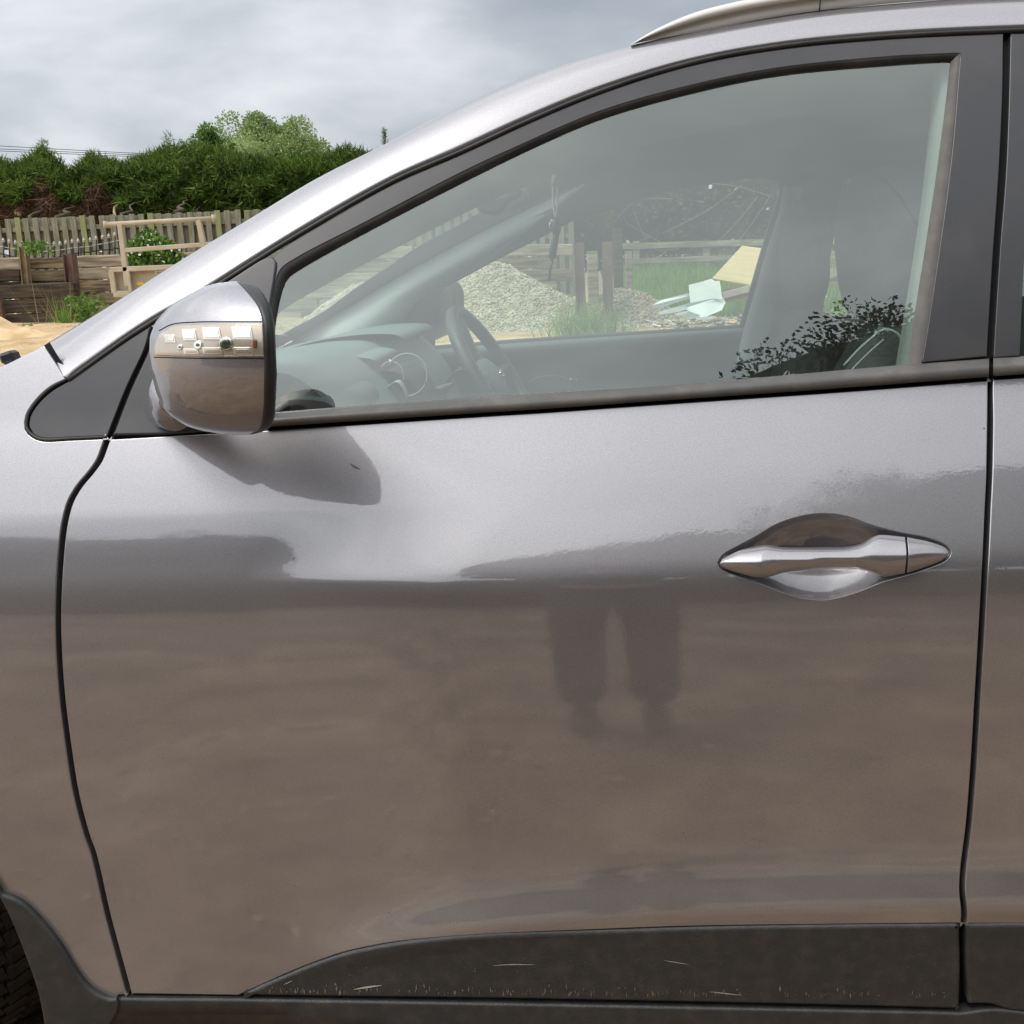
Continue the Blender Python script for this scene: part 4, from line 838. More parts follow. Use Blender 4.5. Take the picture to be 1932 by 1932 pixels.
sub = rng.normal(0, .05, (len(G_), 3))
hv = np.concatenate([blades(G_, GD, rng.uniform(.10, .24, len(G_)), .030), blades(G_+sub, unit(GD+rng.normal(0, .4, GD.shape)), rng.uniform(.07, .18, len(G_)), .022)])
# feathery leaders above the top
tips = []
for px0, h in ((82, 26), (175, 18), (320, 34), (345, 26), (300, 14), (255, 16), (10, 10), (395, 12), (660, 18), (690, 14)):
    for _ in range(5):
        x0 = px0+random.uniform(-6, 6); b = at(x0, float(edge_top(x0))+6, HY+.3); 
        for k_ in range(26):
            t = k_/26; p = b+Vector((random.gauss(0, .02)+t*t*random.uniform(-.06, .1), random.gauss(0, .02), t*h*.0105*random.uniform(.8, 1.05))); tips.append(p)
tp = np.array([tuple(p) for p in tips]); td = unit(rng.normal(0, .8, tp.shape)+[0, 0, .5]); tv = blades(tp, td, rng.uniform(.05, .13, len(tp)), .012)
dv_ = blades(P[dead], unit(D[dead]+[0, 0, -.5]), rng.uniform(.10, .34, dead.sum()), .016)
me = fastmesh('conifer_hedge', [(np.concatenate([hv, tv]), 3), (dv_, 3)])
hedge = link('conifer_hedge', me, ['conifer', 'dead_twig']); tag(hedge, 'tall green conifer hedge with brown dead lower branches behind the wooden fence', 'hedge')
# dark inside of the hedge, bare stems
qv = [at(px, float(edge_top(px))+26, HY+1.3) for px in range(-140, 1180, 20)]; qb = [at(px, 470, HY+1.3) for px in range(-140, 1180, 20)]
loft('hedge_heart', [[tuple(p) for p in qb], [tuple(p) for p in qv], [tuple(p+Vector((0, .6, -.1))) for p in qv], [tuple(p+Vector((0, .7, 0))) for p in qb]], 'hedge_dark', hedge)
for px, py_, l_ in ((196, 425, 60), (150, 420, 50), (225, 415, 40), (60, 415, 45), (30, 405, 35), (110, 410, 30), (330, 400, 30)):
    a = at(px, py_, HY-1.2+.9*random.random()); c = [a+Vector((random.uniform(-.1, .1)+.003*l_*t, .5*t, .0075*l_*t)) for t in np.linspace(0, 1, 7)]
    tube('branch', c, [.035*(1-.7*t) for t in np.linspace(0, 1, 7)], 'dry_stem' if px in (196, 30) else 'bark', hedge, seg=6)

# ---- trees beyond
def crown(center, rad, n, Ln, W, squash=(1, 1, 1), clumps=40, seed=1, cr=(.16, .36)):
    rg = np.random.default_rng(seed); cl = unit(rg.normal(size=(clumps, 3)))*rg.uniform(.45, 1.0, (clumps, 1))*rad*np.array(squash); cr_ = rg.uniform(*cr, clumps)*rad
    idx = rg.integers(0, clumps, n); d = unit(rg.normal(size=(n, 3))); P = cl[idx]+d*(cr_[idx]*rg.uniform(.35, 1.08, n)**.6)[:, None]+center
    D = unit(d+rg.normal(0, .6, (n, 3))+[0, 0, -.1]); return leaves(P, D, rg.uniform(.6, 1.2, n)*Ln, W, rg)
def tree(name, base, height, rad, label, leaf, n=14000, Ln=.14, W=.07, cz=.66, squash=(1, 1, .9), seed=1, clumps=45, group=None, trunk=.16, cr=(.16, .36), mass=0):
    base = Vector(base); t_ = empty(name, base); tag(t_, label, 'tree', group); c = np.array([0, 0, height*cz]); rg = random.Random(seed)
    o = link('crown', fastmesh('crown', [(crown(c, rad, n, Ln, W, squash, clumps, seed=seed, cr=cr), 4)]), leaf, t_)
    if mass:
        bm = bmesh.new(); bmesh.ops.create_icosphere(bm, subdivisions=4, radius=1)
        for v in bm.verts: k_ = mass*(1+.35*noise.noise(v.co*2.2+Vector((seed, 0, 0)))+.12*noise.noise(v.co*7)); v.co = Vector((v.co.x*rad*squash[0]*k_, v.co.y*rad*squash[1]*k_, v.co.z*rad*squash[2]*k_+c[2]))
        me = bpy.data.meshes.new('crown_mass'); bm.to_mesh(me); bm.free(); link('crown_mass', me, leaf, t_)
    tp_ = [Vector((rg.uniform(-.05, .05)*i, rg.uniform(-.05, .05)*i, height*.8*i/7)) for i in range(8)]; tube('trunk', tp_, [trunk*(1-.11*i) for i in range(8)], 'bark', t_, seg=8)
    for k_ in range(9):
        a = rg.uniform(0, 6.28); z0 = height*rg.uniform(.25, .6); e_ = Vector((math.cos(a)*rad*.75*squash[0], math.sin(a)*rad*.75*squash[1], z0+rad*rg.uniform(.2, .7))); s_ = Vector((0, 0, z0)); tube('limb', [s_, s_.lerp(e_, .5)+Vector((0, 0, .1*rad)), e_], [trunk*.4, trunk*.25, trunk*.08], 'bark', t_, seg=6)
    return t_
tb = at(500, 305, 34); tree('broadleaf_tree', (tb.x, 34, .6), at(500, 212, 34).z-.6, 2.5, 'round pale green tree rising behind the conifer hedge', 'pale_leaf', n=80000, Ln=.10, W=.05, cz=.62, squash=(.98, 1, .85), seed=4, clumps=120, trunk=.22, cr=(.10, .23), mass=.72)
tb = at(405, 300, 20); tree('conifer_tree', (tb.x, 20, .6), at(405, 248, 20).z-.6, .50, 'narrow bright green bushy top at the left edge of the round tree', 'bramble_leaf', n=9000, Ln=.07, W=.03, cz=.84, squash=(.9, .8, 1.3), seed=9, clumps=26, trunk=.06)
sp_ = empty('sapling', at(728, 300, 20)); tag(sp_, 'thin feathery leader poking up beside the roof pillar', 'tree')
pp = np.array([[random.gauss(0, .035*(1.2-t)), random.gauss(0, .03), t*.55] for t in np.linspace(0, 1, 260)]); link('crown', fastmesh('crown', [(blades(pp, unit(rng.normal(0, .9, pp.shape)+[0, 0, .4]), .09, .014), 3)]), 'conifer', sp_); tube('trunk', [(0, 0, -.6), (0, 0, .5)], [.012, .004], 'bark', sp_, seg=5)

# ---- hit-and-miss board fence
pmat('weathered_board', (.17, .155, .115), .9, var=(.30, .275, .20), scale=5, stretch=(9, 9, 1.1), bump=.4, bscale=40, dirt=((.16, .19, .05), .55, 2.2))
pmat('board_green', (.22, .24, .09), .9, var=(.30, .31, .14), scale=5, stretch=(9, 9, 1.1), bump=.4, bscale=40)
FY = 15.4; fence = empty('board_fence', at(250, 480, FY)); tag(fence, 'weathered grey board fence with gaps below the conifer hedge', 'fence'); bpy.context.view_layer.update()
def ftop(px): return np.interp(px, [-100, 0, 250, 500, 1200], [417, 413, 404.5, 394.5, 366])
bpx = -60; k_ = 0; bm1 = boxmesh('board', .088, .02, 1.5, .003); bm2 = boxmesh('board', .10, .02, 1.5, .003)
while bpx < 1078:
    jit = random.uniform(-1.2, 1.2)
    p = at(bpx, float(ftop(bpx))+jit, FY); o = place('board', bm1, None, fence, p-fence.location-Vector((0, 0, .75)), (0, R(random.uniform(-1.2, 1.2)), 0))
    if not bm1.materials: bm1.materials.append(MATS['weathered_board']); bm2.materials.append(MATS['weathered_board'])
    if k_ % 7 == 5: o.data = bm1.copy(); o.data.materials.clear(); o.data.materials.append(MATS['board_green'])
    p2 = at(bpx+9, float(ftop(bpx))+random.uniform(0, 3), FY+.07); place('board', bm2, None, fence, p2-fence.location-Vector((0, 0, .75)), (0, R(random.uniform(-1, 1)), 0)) if k_ % 5 != 3 else None
    bpx += 17.9*random.uniform(.95, 1.06); k_ += 1
for dz in (22, 74):
    o = beam('rail', at(-70, float(ftop(-70))+dz, FY+.035), at(1080, float(ftop(1080))+dz, FY+.035), .04, .07, 'weathered_board', fence); o.location -= fence.location
for px in (-40, 95, 238, 372, 505, 640, 775, 910, 1050):
    q = at(px, float(ftop(px))+2, FY+.13); o = beam('fence_post', (q.x, q.y, .5), (q.x, q.y, q.z), .1, .1, 'weathered_board', fence, up=(0, 1, 0)); o.location -= fence.location

# ---- iron railing with spear tops
pmat('iron_dark', (.03, .026, .024), .6); pmat('iron_pale', (.42, .40, .34), .6)
IY = 14.75; rail_ = empty('iron_railing', at(100, 480, IY)); tag(rail_, 'sagging black iron railing with pale spear finials above the sleeper wall', 'railing')
fx_ = [-10, 7, 18, 30, 42, 55, 67, 79, 91, 103, 114, 125, 137, 148, 159, 171, 182, 194, 206, 217, 229]; fy_ = [447, 449, 451, 453, 455, 456, 457, 458, 457, 456, 455, 453, 451, 450, 449, 448, 445, 443, 441, 438, 436]
fin = None
for x, y in zip(fx_, fy_):
    a = at(x, y+42, IY); b = at(x, y+8, IY); o = tube('picket', [a, b], .010, 'iron_dark', rail_, seg=6); o.location -= rail_.location
    prof = [(0, .010), (.012, .026), (.022, .030), (.03, .012), (.045, .028), (.06, .020), (.085, .008), (.10, .001)]
    o = tube('finial', [at(x, y+9, IY)+Vector((0, 0, h*.78)) for h, _ in prof], [r_ for _, r_ in prof], 'iron_pale', rail_, seg=6); o.location -= rail_.location
for dy, r_ in ((17, .009), (30, .012)):
    pts = [at(x, y+dy+(3 if dy > 20 else 0)*math.sin(x*.03), IY+.005) for x, y in zip(fx_, fy_)]; o = tube('rail', pts, r_, 'iron_pale' if dy == 17 else 'iron_dark', rail_, seg=6); o.location -= rail_.location

# ---- sleeper walls with steel posts
pmat('sleeper', (.075, .052, .03), .9, var=(.30, .225, .13), scale=2.2, stretch=(.9, 6, 9), bump=.9, bscale=9, detail=9)
pmat('sleeper_dark', (.018, .013, .009), .9, var=(.085, .058, .033), scale=2.5, stretch=(.9, 6, 9), bump=.9, bscale=9, detail=9)
pmat('sleeper_pale', (.17, .135, .085), .9, var=(.42, .35, .25), scale=2.2, stretch=(.9, 6, 9), bump=.8, bscale=9, detail=9)
pmat('rusty_steel', (.10, .055, .045), .7, var=(.17, .09, .07), scale=6, bump=.2); pmat('steel_tan', (.30, .22, .12), .8, var=(.2, .14, .09), scale=5)
def sleeper(par, x0, y0t, y0b, x1, y1t, y1b, Y, mat, d=.14):
    a = at(x0, (y0t+y0b)/2, Y); b = at(x1, (y1t+y1b)/2, Y); h = at(x0, y0t, Y).z-at(x0, y0b, Y).z
    o = beam('sleeper', a+Vector((0, d/2, 0)), b+Vector((0, d/2, 0)), d, h*.965, mat, par, bev=.012, jit=.006, cuts=5); o.location -= par.location
wallL = empty('sleeper_wall', at(60, 610, 13.6)); tag(wallL, 'dark timber sleeper wall stepped in two tiers left of the trailer', 'retaining wall')
UY, LY = 14.1, 13.6
for r_, (ya, yb, yc, yd) in enumerate(((486, 509, 483, 505), (509.5, 531, 506, 530))):
    m_ = ['sleeper', 'sleeper'][r_]
    sleeper(wallL, -90, ya+2, yb+3, 37, ya, yb, UY, 'sleeper_pale' if r_ == 0 else 'sleeper_dark'); sleeper(wallL, 51, ya+1, yb, 122, yc+2, yd+1, UY, 'sleeper')
    sleeper(wallL, -90, 533, 556, 140, 530, 553, UY+.02, 'sleeper_dark') if r_ else None
for (ya, yb, yc, yd) in ((539, 566.5, 532.5, 558), (567.5, 594, 559, 585.5), (595, 620, 586.5, 613)): sleeper(wallL, -90, ya+3, yb+3, 139, yc, yd, LY, 'sleeper_dark', .2)
def steel(par, x0, y0, x1, y1, w, Y, mat='rusty_steel', nm='steel_post'):
    a = at(x1, y1, Y); b = at(x0, y0, Y); bm = bmesh.new(); L_ = (b-a).length; ww = w/1970*(Y-CAM[1]); tk = .012
    for (cx, cy, sx, sy) in ((0, -ww*.4, ww, tk), (0, ww*.4, ww, tk), (0, 0, tk, ww*.8)): bmesh.ops.create_cube(bm, size=1, matrix=Matrix.Translation((cx, cy, 0))@Matrix.Diagonal((sx, sy, L_, 1)))
    me = bpy.data.meshes.new(nm); bm.to_mesh(me); bm.free(); o = link(nm, me, mat, par); o.location = (a+b)/2-par.location; o.rotation_euler = ((b-a).to_track_quat('Z', 'Y')).to_euler(); return o
steel(wallL, 44, 466, 52, 545, 14, UY-.12, 'steel_tan'); steel(wallL, 131, 480, 143, 590, 21, UY-.30); steel(wallL, -3, 560, 6, 625, 11, LY-.1, 'rusty_steel')
# right-hand stretch of the wall, behind the trailer and the gravel
wallR = empty('sleeper_wall', at(600, 560, 14.2)); tag(wallR, 'pale timber sleeper wall running behind the trailer and the gravel heap', 'retaining wall')
RY = 14.25
segs = [(144, 262), (264, 420), (422, 600), (602, 780), (782, 930), (932, 1082)]
for r_ in range(6):
    for si, (xa, xb) in enumerate(segs):
        xa2, xb2 = (xa, xb) if (r_ % 2 == 0 or si in (0,)) else (xa-30, xb-30)
        if xa2 < 144: xa2 = 144
        t0 = lambda x: np.interp(x, [144, 400, 940, 1082], [482.5, 474, 461, 460])+r_*23.6
        m_ = ['sleeper_pale', 'sleeper_pale', 'sleeper', 'sleeper'][r_ % 4] if si < 2 else random.choice(['sleeper_pale', 'sleeper'])
        sleeper(wallR, xa2, t0(xa2), t0(xa2)+22.8, xb2-1, t0(xb2), t0(xb2)+22.8, RY+random.uniform(0, .02), m_)

# ---- steel posts and timber standing by the gravel
postg = 'steel posts standing between the gravel heap and the grass'
def solo_post(x0, y0, x1, y1, w, Y, label, mat='rusty_steel', nm='steel_post', cat='post', box=False):
    b = at(x0, y0, Y); a = at(x1, y1, Y); r_ = empty(nm, a); tag(r_, label, cat, postg); ww = w/1970*(Y-CAM[1])
    if box: o = beam('beam', a-Vector((0, 0, .3)), b, ww, ww*.8, mat, r_, .01, .004, up=(0, 1, 0)); o.location -= r_.location
    else:
        o = steel(r_, x0, y0, x1, y1, w, Y, mat, 'beam')
    return r_
solo_post(1091, 458, 1097, 600, 21, 11.6, 'broad rusty post standing closest to the gravel heap')
solo_post(1117, 474, 1121, 595, 20, 12.2, 'mossy timber post between the two rusty steel posts', 'sleeper_pale', 'timber_post', box=True)
solo_post(1145, 456, 1148, 596, 18, 11.9, 'rusty steel beam with two bright edges right of the mossy post')
solo_post(1165, 432, 1167, 545, 17, 13.6, 'tall dark timber post behind the small soil heap', 'sleeper_dark', 'timber_post', box=True)
solo_post(1186, 474, 1188, 545, 13, 13.9, 'short grey timber post at the end of the rail fence', 'sleeper_pale', 'timber_post', box=True)
pmat('bright_edge', (.6, .58, .52), .6)
# ---- heaps
pmat('gravel', (.34, .29, .20), .95, var=(.60, .53, .40), scale=30, bump=1.0, bscale=22, detail=9); pmat('stone', (.36, .31, .22), .9, var=(.62, .55, .43), scale=9)
pmat('soil_heap', (.22, .17, .11), .95, var=(.46, .38, .28), scale=26, bump=1.0, bscale=20, detail=9); pmat('sand_heap', (.50, .34, .17), .95, var=(.74, .55, .33), scale=4, bump=.8, bscale=14, detail=9)
stone_me = []
for i in range(6):
    bm = bmesh.new(); bmesh.ops.create_icosphere(bm, subdivisions=1, radius=1)
    for v_ in bm.verts: v_.co *= random.uniform(.65, 1.15); v_.co.z *= .7
    me = bpy.data.meshes.new('stone'); bm.to_mesh(me); bm.free(); stone_me.append(me)
def heap(name, label, cat, center, peaks, mat, ext, stones=0, stone_mat='stone', ssz=.02, rough=.05):
    h = empty(name, center); tag(h, label, cat); nx_, ny_ = 90, 60; x0, x1, y0, y1 = ext; V = []
    def hz(x, y):
        z = -1
        for (px_, py_, ph, sl) in peaks:
            d = math.hypot(x-px_, (y-py_)*1.6); z = max(z, ph-max(0, math.sqrt(d*d+.03)-.17)*sl)
        return z+rough*fbm(x, y, 1.6, 4, 2.2)+rough*.35*fbm(x, y, 9, 3)
    for j in range(ny_+1):
        for i in range(nx_+1):
            x = x0+(x1-x0)*i/nx_; y = y0+(y1-y0)*j/ny_; z = hz(x, y); V.append((x-center.x, y-center.y, max(z, ground_z(x, y)-.06)-center.z))
    link('mound', mesh('mound', V, [(j*(nx_+1)+i, j*(nx_+1)+i+1, (j+1)*(nx_+1)+i+1, (j+1)*(nx_+1)+i) for j in range(ny_) for i in range(nx_)]), mat, h)
    if stones:
        VV = []; FF = []; c_ = 0
        base = [np.array([tuple(v_.co) for v_ in m_.vertices]) for m_ in stone_me]; fb = [np.array([tuple(p_.vertices) for p_ in m_.polygons]) for m_ in stone_me]; out = 0
        while out < stones:
            x = random.uniform(x0, x1); y = random.uniform(y0, (y0+y1)/2+.3); z = hz(x, y)
            if z < ground_z(x, y)-.02: 
                if y < 11.1 or random.random() > .05: continue
                z = ground_z(x, y)
            s_ = ssz*random.uniform(.4, 1.5); k2 = random.randrange(6); a = random.uniform(0, 6.3); rot = np.array([[math.cos(a), -math.sin(a), 0], [math.sin(a), math.cos(a), 0], [0, 0, 1]])
            VV.append(base[k2]@rot.T*s_+np.array([x-center.x, y-center.y, z-center.z+s_*.2])); FF.append(fb[k2]+c_); c_ += len(base[k2]); out += 1
        me = mesh('stones', np.concatenate(VV), np.concatenate(FF), False); o = link('stones', me, stone_mat, h); o['kind'] = 'stuff'
    return h
g1_ = at(937, 495, 12.3); g2_ = at(762, 498, 12.6); g3_ = at(690, 535, 12.4)
heap('gravel_heap', 'large pale grey gravel heap seen through the car windows', 'gravel heap', Vector((g1_.x, g1_.y, .62)), [(g1_.x, g1_.y, g1_.z, .70), (g2_.x, g2_.y, g2_.z, .62), (g3_.x, g3_.y, g3_.z, .55), ((g1_.x+g2_.x)/2, 12.5, (g1_.z+g2_.z)/2-.12, .65)], 'gravel', (-6.2, 1.9, 10.3, 14.2), 16000, ssz=.017)
s1_ = at(1175, 546, 12.4); heap('soil_heap', 'small brown soil and rubble heap right of the steel posts', 'soil heap', Vector((s1_.x, s1_.y, .62)), [(s1_.x, s1_.y, s1_.z, .55), (s1_.x+.9, 12.1, s1_.z-.36, .32)], 'soil_heap', (-.3, 3.4, 10.4, 13.8), 5000, 'soil_heap', ssz=.02)
sh = at(-30, 604, 10.2); heap('sand_heap', 'yellow sand heap in front of the dark sleeper wall', 'sand heap', Vector((sh.x, sh.y, .7)), [(sh.x, sh.y, sh.z, .42), (sh.x+1.5, sh.y-.6, sh.z-.50, .25)], 'sand_heap', (-10, -2.0, 7.0, 12.9), 0, rough=.10)
ke = beam('kerb_timber', at(-10, 628, 12.3), at(160, 612, 12.5), .3, .12, 'sleeper', None, .03, .02, cuts=6); tag(ke, 'low mossy timber lying along the foot of the dark sleeper wall', 'timber')

# ---- plants
def tuft(name, c, n, h, spread, label, mat='grass_blade', cat='weed', w=.012, lean=.25, group=None, leafy=False):
    P = np.stack([rng.normal(0, spread, n), rng.normal(0, spread*.6, n), np.zeros(n)], 1); D = unit(np.stack([rng.normal(0, lean, n), rng.normal(0, lean, n), np.ones(n)], 1)); t_ = []
    v_ = blades(P, D, rng.uniform(.4, 1, n)*h, w); gs_ = [(v_, 3)]
    if leafy:
        m_ = n*5; i_ = rng.integers(0, n, m_); q = P[i_]+D[i_]*(rng.uniform(.15, .95, m_)*h*.8)[:, None]; lf = leaves(q, unit(rng.normal(0, 1, (m_, 3))+[0, -.3, .3]), rng.uniform(.05, .11, m_), .035)
        gs_ = [(v_, 3), (lf, 4)]
    o = link(name, fastmesh(name, gs_), [mat, 'bramble_leaf'][:len(gs_)] if leafy else mat); o.location = c; tag(o, label, cat, group); return o
tuft('tall_grass', at(122, 622, 12.2), 90, .50, .06, 'tall grass tuft against the dark sleepers', 'grass_blade', 'grass tuft'); tuft('dry_grass', at(110, 618, 12.4), 18, .85, .14, 'thin dry stalks beside the tall grass tuft', 'dry_stem', 'grass tuft', w=.008)
tuft('leafy_weed', at(160, 612, 12.2), 34, .50, .07, 'leafy green weed at the corner of the sleeper wall', 'grass_blade', 'weed', leafy=True)
tuft('leafy_weed', at(182, 603, 12.6), 22, .36, .09, 'smaller leafy weed right of the sleeper wall corner', 'grass_blade', 'weed', leafy=True)
tuft('green_weed', at(32, 634, 11.6), 40, .13, .10, 'tiny green weed on the sand below the dark sleepers', 'grass_blade', 'weed', leafy=True)
tuft('climbing_weed', at(68, 482, 13.9), 30, .26, .09, 'small leafy weed growing on top of the sleepers beside the tan post', 'grass_blade', 'weed', leafy=True)
tuft('post_weed', at(1105, 640, 9.2), 420, .52, .17, 'bright green weeds growing at the foot of the broad rusty post', 'grass_blade', 'weed', lean=.35)
tuft('dry_weed', at(1075, 640, 9.3), 70, .42, .16, 'dry brown stalks left of the bright green weeds', 'dry_stem', 'weed', w=.006, lean=.4)
tuft('post_weed', at(1150, 636, 9.0), 160, .16, .14, 'low green weeds right of the broad rusty post', 'grass_blade', 'weed', lean=.5)
def bush(name, c, rx, rz, n, label, mat, cat='bush', fl=0, L_=.07, W_=.05, ry=None, bare=None):
    P = unit(rng.normal(size=(n, 3)))*(rng.uniform(.3, 1, n)**.5)[:, None]*[rx, ry or rx*.5, rz]; P *= (1+.18*np.array([noise.noise(Vector(p*3.0)) for p in P]))[:, None]
    gs_ = [(leaves(P, unit(rng.normal(size=(n, 3))+[0, -.4, .2]), rng.uniform(.6, 1.3, n)*L_, W_), 4)]; ms = [mat]
    if fl: q = unit(rng.normal(size=(fl, 3))+[0, -1, .2])*[rx*1.02, (ry or rx*.5)*1.02, rz]; gs_.append((leaves(q, unit(rng.normal(size=(fl, 3))), .05, .045), 4)); ms.append('blossom')
    o = link(name, fastmesh(name, gs_), ms); o.location = c; tag(o, label, cat); return o
bush('bramble_bush', at(292, 486, 13.0), .42, .30, 2600, 'green bramble bush with pale blossom growing behind the trailer', 'bramble_leaf', fl=50)
bush('bramble_bush', at(282, 455, 13.3), .16, .16, 450, 'small upper spray of the bramble showing between the trailer rails', 'bramble_leaf', fl=8)

# ---- tan trailer with headboard rail
pmat('trailer_tan', (.42, .36, .26), .65, var=(.48, .42, .31), scale=6, dirt=((.2, .16, .11), .4, 4)); pmat('sticker_white', (.75, .75, .72), .5); pmat('sticker_yellow', (.8, .5, .05), .5); pmat('sticker_grey', (.35, .28, .3), .5)
TY = 11.3; tr_ = empty('flat_trailer', at(300, 600, TY)); tag(tr_, 'tan steel trailer with a tubular headboard rail beside the bramble', 'trailer')
def tb_(nm, a, b, r_, m_='trailer_tan', Y0=TY, Y1=TY, sq=False):
    A, B = at(*a, Y0), at(*b, Y1); o = beam(nm, A, B, r_*2, r_*2, m_, tr_, .006) if sq else tube(nm, [A, B], r_, m_, tr_, seg=10); o.location -= tr_.location; return o
tb_('top_rail', (199, 423.5), (404, 412), .028); tb_('rail_end', (199, 417), (200, 430), .03); tb_('rail_end', (403, 405), (404, 419), .03)
tb_('upright', (227, 424), (241, 540), .03, sq=True); tb_('upright', (375, 416), (386, 470), .03, sq=True); tb_('mid_rail', (236, 472.5), (420, 459), .026, sq=True)
tb_('frame_rail', (209, 509), (420, 500), .030, sq=True); tb_('frame_rail', (217, 553), (420, 556), .028, sq=True); tb_('frame_post', (211, 510), (217, 553), .032, sq=True); tb_('frame_post', (241, 510), (247, 552), .02, sq=True, Y0=TY-.03, Y1=TY-.03)
def tq_(nm, pts, Y, m_, th=.006):
    P_ = [at(*p, Y)-tr_.location for p in pts]; P2 = [p+Vector((0, th, 0)) for p in P_]; n_ = len(P_); return link(nm, mesh(nm, P_+P2, [tuple(range(n_))[::-1], tuple(range(n_, 2*n_))]+[(i, (i+1) % n_, n_+(i+1) % n_, n_+i) for i in range(n_)], False), m_, tr_)
tq_('side_panel', [(212, 510), (420, 502), (420, 556), (218, 552)], TY+.05, 'trailer_tan'); tq_('sticker', [(292, 511.5), (312, 510), (313, 516), (293, 517)], TY+.042, 'sticker_white'); tq_('sticker', [(295, 513.5), (303, 513), (303.3, 515.5), (295.3, 516)], TY+.038, 'sticker_grey')
tq_('sticker', [(257, 537), (261, 531), (265, 533), (270, 531), (271, 537), (263, 539)], TY+.042, 'sticker_yellow')
o = beam('trailer_bed', at(225, 556, TY+.1), at(430, 560, TY+.1), .35, .05, 'trailer_tan', tr_); o.location -= tr_.location
for px in (260, 395):
    c = at(px, 590, TY+.3); prof = [(.10, -.06), (.2, -.07), (.25, -.04), (.25, .04), (.2, .07), (.10, .06)]; V = []; 
    for i in range(29): a = 2*math.pi*i/28; V += [(c.x+r_*math.cos(a), c.y+y_, c.z+r_*math.sin(a)) for r_, y_ in prof]
    o = link('wheel', mesh('wheel', V, [(k2*6+i, k2*6+i+1, (k2+1)*6+i+1, (k2+1)*6+i) for k2 in range(28) for i in range(5)]), 'tyre', tr_); o.location = -tr_.location

# ---- overhead wires
for (y0, y1, y2) in ((275.4, 289.8, 296), (281, 292.7, 298), (284.8, 296, 301)):
    pts = []
    for x, y in zip(np.linspace(-300, 600, 13), np.interp(np.linspace(-300, 600, 13), [-300, 0, 264, 600], [y0-16, y0, y1, y2+4])): pts.append(at(float(x), float(y), 46+.01*x))
    o = tube('overhead_wire', pts, .013, 'gap_dark', None, seg=5); tag(o, {275.4: 'top overhead wire crossing the sky above the hedge', 281: 'middle overhead wire crossing the sky above the hedge', 284.8: 'lowest overhead wire crossing the sky above the hedge'}[y0], 'wire', 'overhead wires above the hedge')

# ---- field side seen through the front passenger window
pmat('field_grass', (.14, .24, .06), .95, var=(.22, .34, .10), scale=3, bump=.5)
def gpatch(name, x0, x1, y0, y1, n, h, label, mat='grass_blade'):
    P = np.stack([rng.uniform(x0, x1, n), rng.uniform(y0, y1, n), np.zeros(n)], 1); P[:, 2] = [max(.6+(b-12.5)*.117, .6) for a, b in P[:, :2]]; D = unit(np.stack([rng.normal(0, .3, n), rng.normal(0, .3, n), np.ones(n)], 1)); hh = rng.uniform(.4, 1, n)*h*(1+.5*np.array([noise.noise(Vector((a*1.3, b*1.3, 0))) for a, b in P[:, :2]]))
    o = link(name, fastmesh(name, [(blades(P, D, hh, .02), 3)]), mat); tag(o, label, 'grass', kind='stuff'); return o
gpatch('field_grass', .9, 6.6, 12.6, 18, 26000, .34, 'rough green grass in front of the rail fence')
vg = [(0.6, 12.5, .60), (7.5, 12.5, .60), (7.5, 19, 1.36), (0.6, 19, 1.36)]
o = link('grass_bank', mesh('grass_bank', [(x, y, z) for x, y, z in vg], [(0, 1, 2, 3)], False), 'field_grass'); tag(o, 'grassy bank under the rail fence', None, kind='structure')
rf = empty('rail_fence', at(1300, 520, 17)); tag(rf, 'grey post and rail fence across the back of the grass', 'fence'); RFY = 17.0
for (a, b, w_) in (((1172, 465), (1480, 456), .10), ((1190, 493), (1480, 484), .09)): o = beam('rail', at(*a, RFY), at(*b, RFY), .04, w_, 'sleeper_pale', rf, jit=.004, cuts=4); o.location -= rf.location
for px in (1200, 1332, 1465, 1590): a = at(px, 455, RFY+.06); o = beam('fence_post', (a.x, a.y, .6), a, .11, .11, 'sleeper_pale', rf, up=(0, 1, 0)); o.location -= rf.location
pmat('plank_grey', (.16, .145, .12), .85)
# bramble bank behind it
n = 26000; pxs = rng.uniform(1040, 1960, n); v = rng.random(n); py = 290+(505-290)*v; hy = 18.4+1.6*rng.random(n)+.5*np.array([noise.noise(Vector((float(a)*.02, float(b)*.03, 8))) for a, b in zip(pxs, py)])
P = unY(np.stack([pxs, py], 1), hy); fl = rng.random(n) < .003
bk_ = link('bramble_bank', fastmesh('bramble_bank', [(leaves(P[~fl], unit(rng.normal(size=(int((~fl).sum()), 3))+[0, -.4, 0]), rng.uniform(.06, .16, int((~fl).sum())), .07), 4), (leaves(P[fl]-[0, .6, 0], unit(rng.normal(size=(int(fl.sum()), 3))), .10, .09), 4)]), ['hedge_dark', 'blossom']); tag(bk_, 'dark tangled bramble hedge with white blossom behind the rail fence', 'hedge')
loft('hedge_heart', [[tuple(at(px, 300, 20.2)) for px in range(1000, 2001, 50)], [tuple(at(px, 480, 20.2)) for px in range(1000, 2001, 50)]], 'hedge_dark', bk_)
for a, b, c in (((1195, 400), (1235, 470), (1330, 455)), ((1340, 470), (1390, 420), (1430, 370)), ((1375, 480), (1420, 420), (1452, 372)), ((1150, 430), (1200, 380), (1270, 375)), ((1180, 420), (1215, 440), (1260, 465)), ((1300, 345), (1380, 350), (1460, 372)), ((1250, 440), (1330, 400), (1400, 350))):
    tube('bramble_stem', [at(float(x), float(y), 17.9) for x, y in spline([a, b, c], 12)], .008, 'plank_grey', bk_, seg=5)

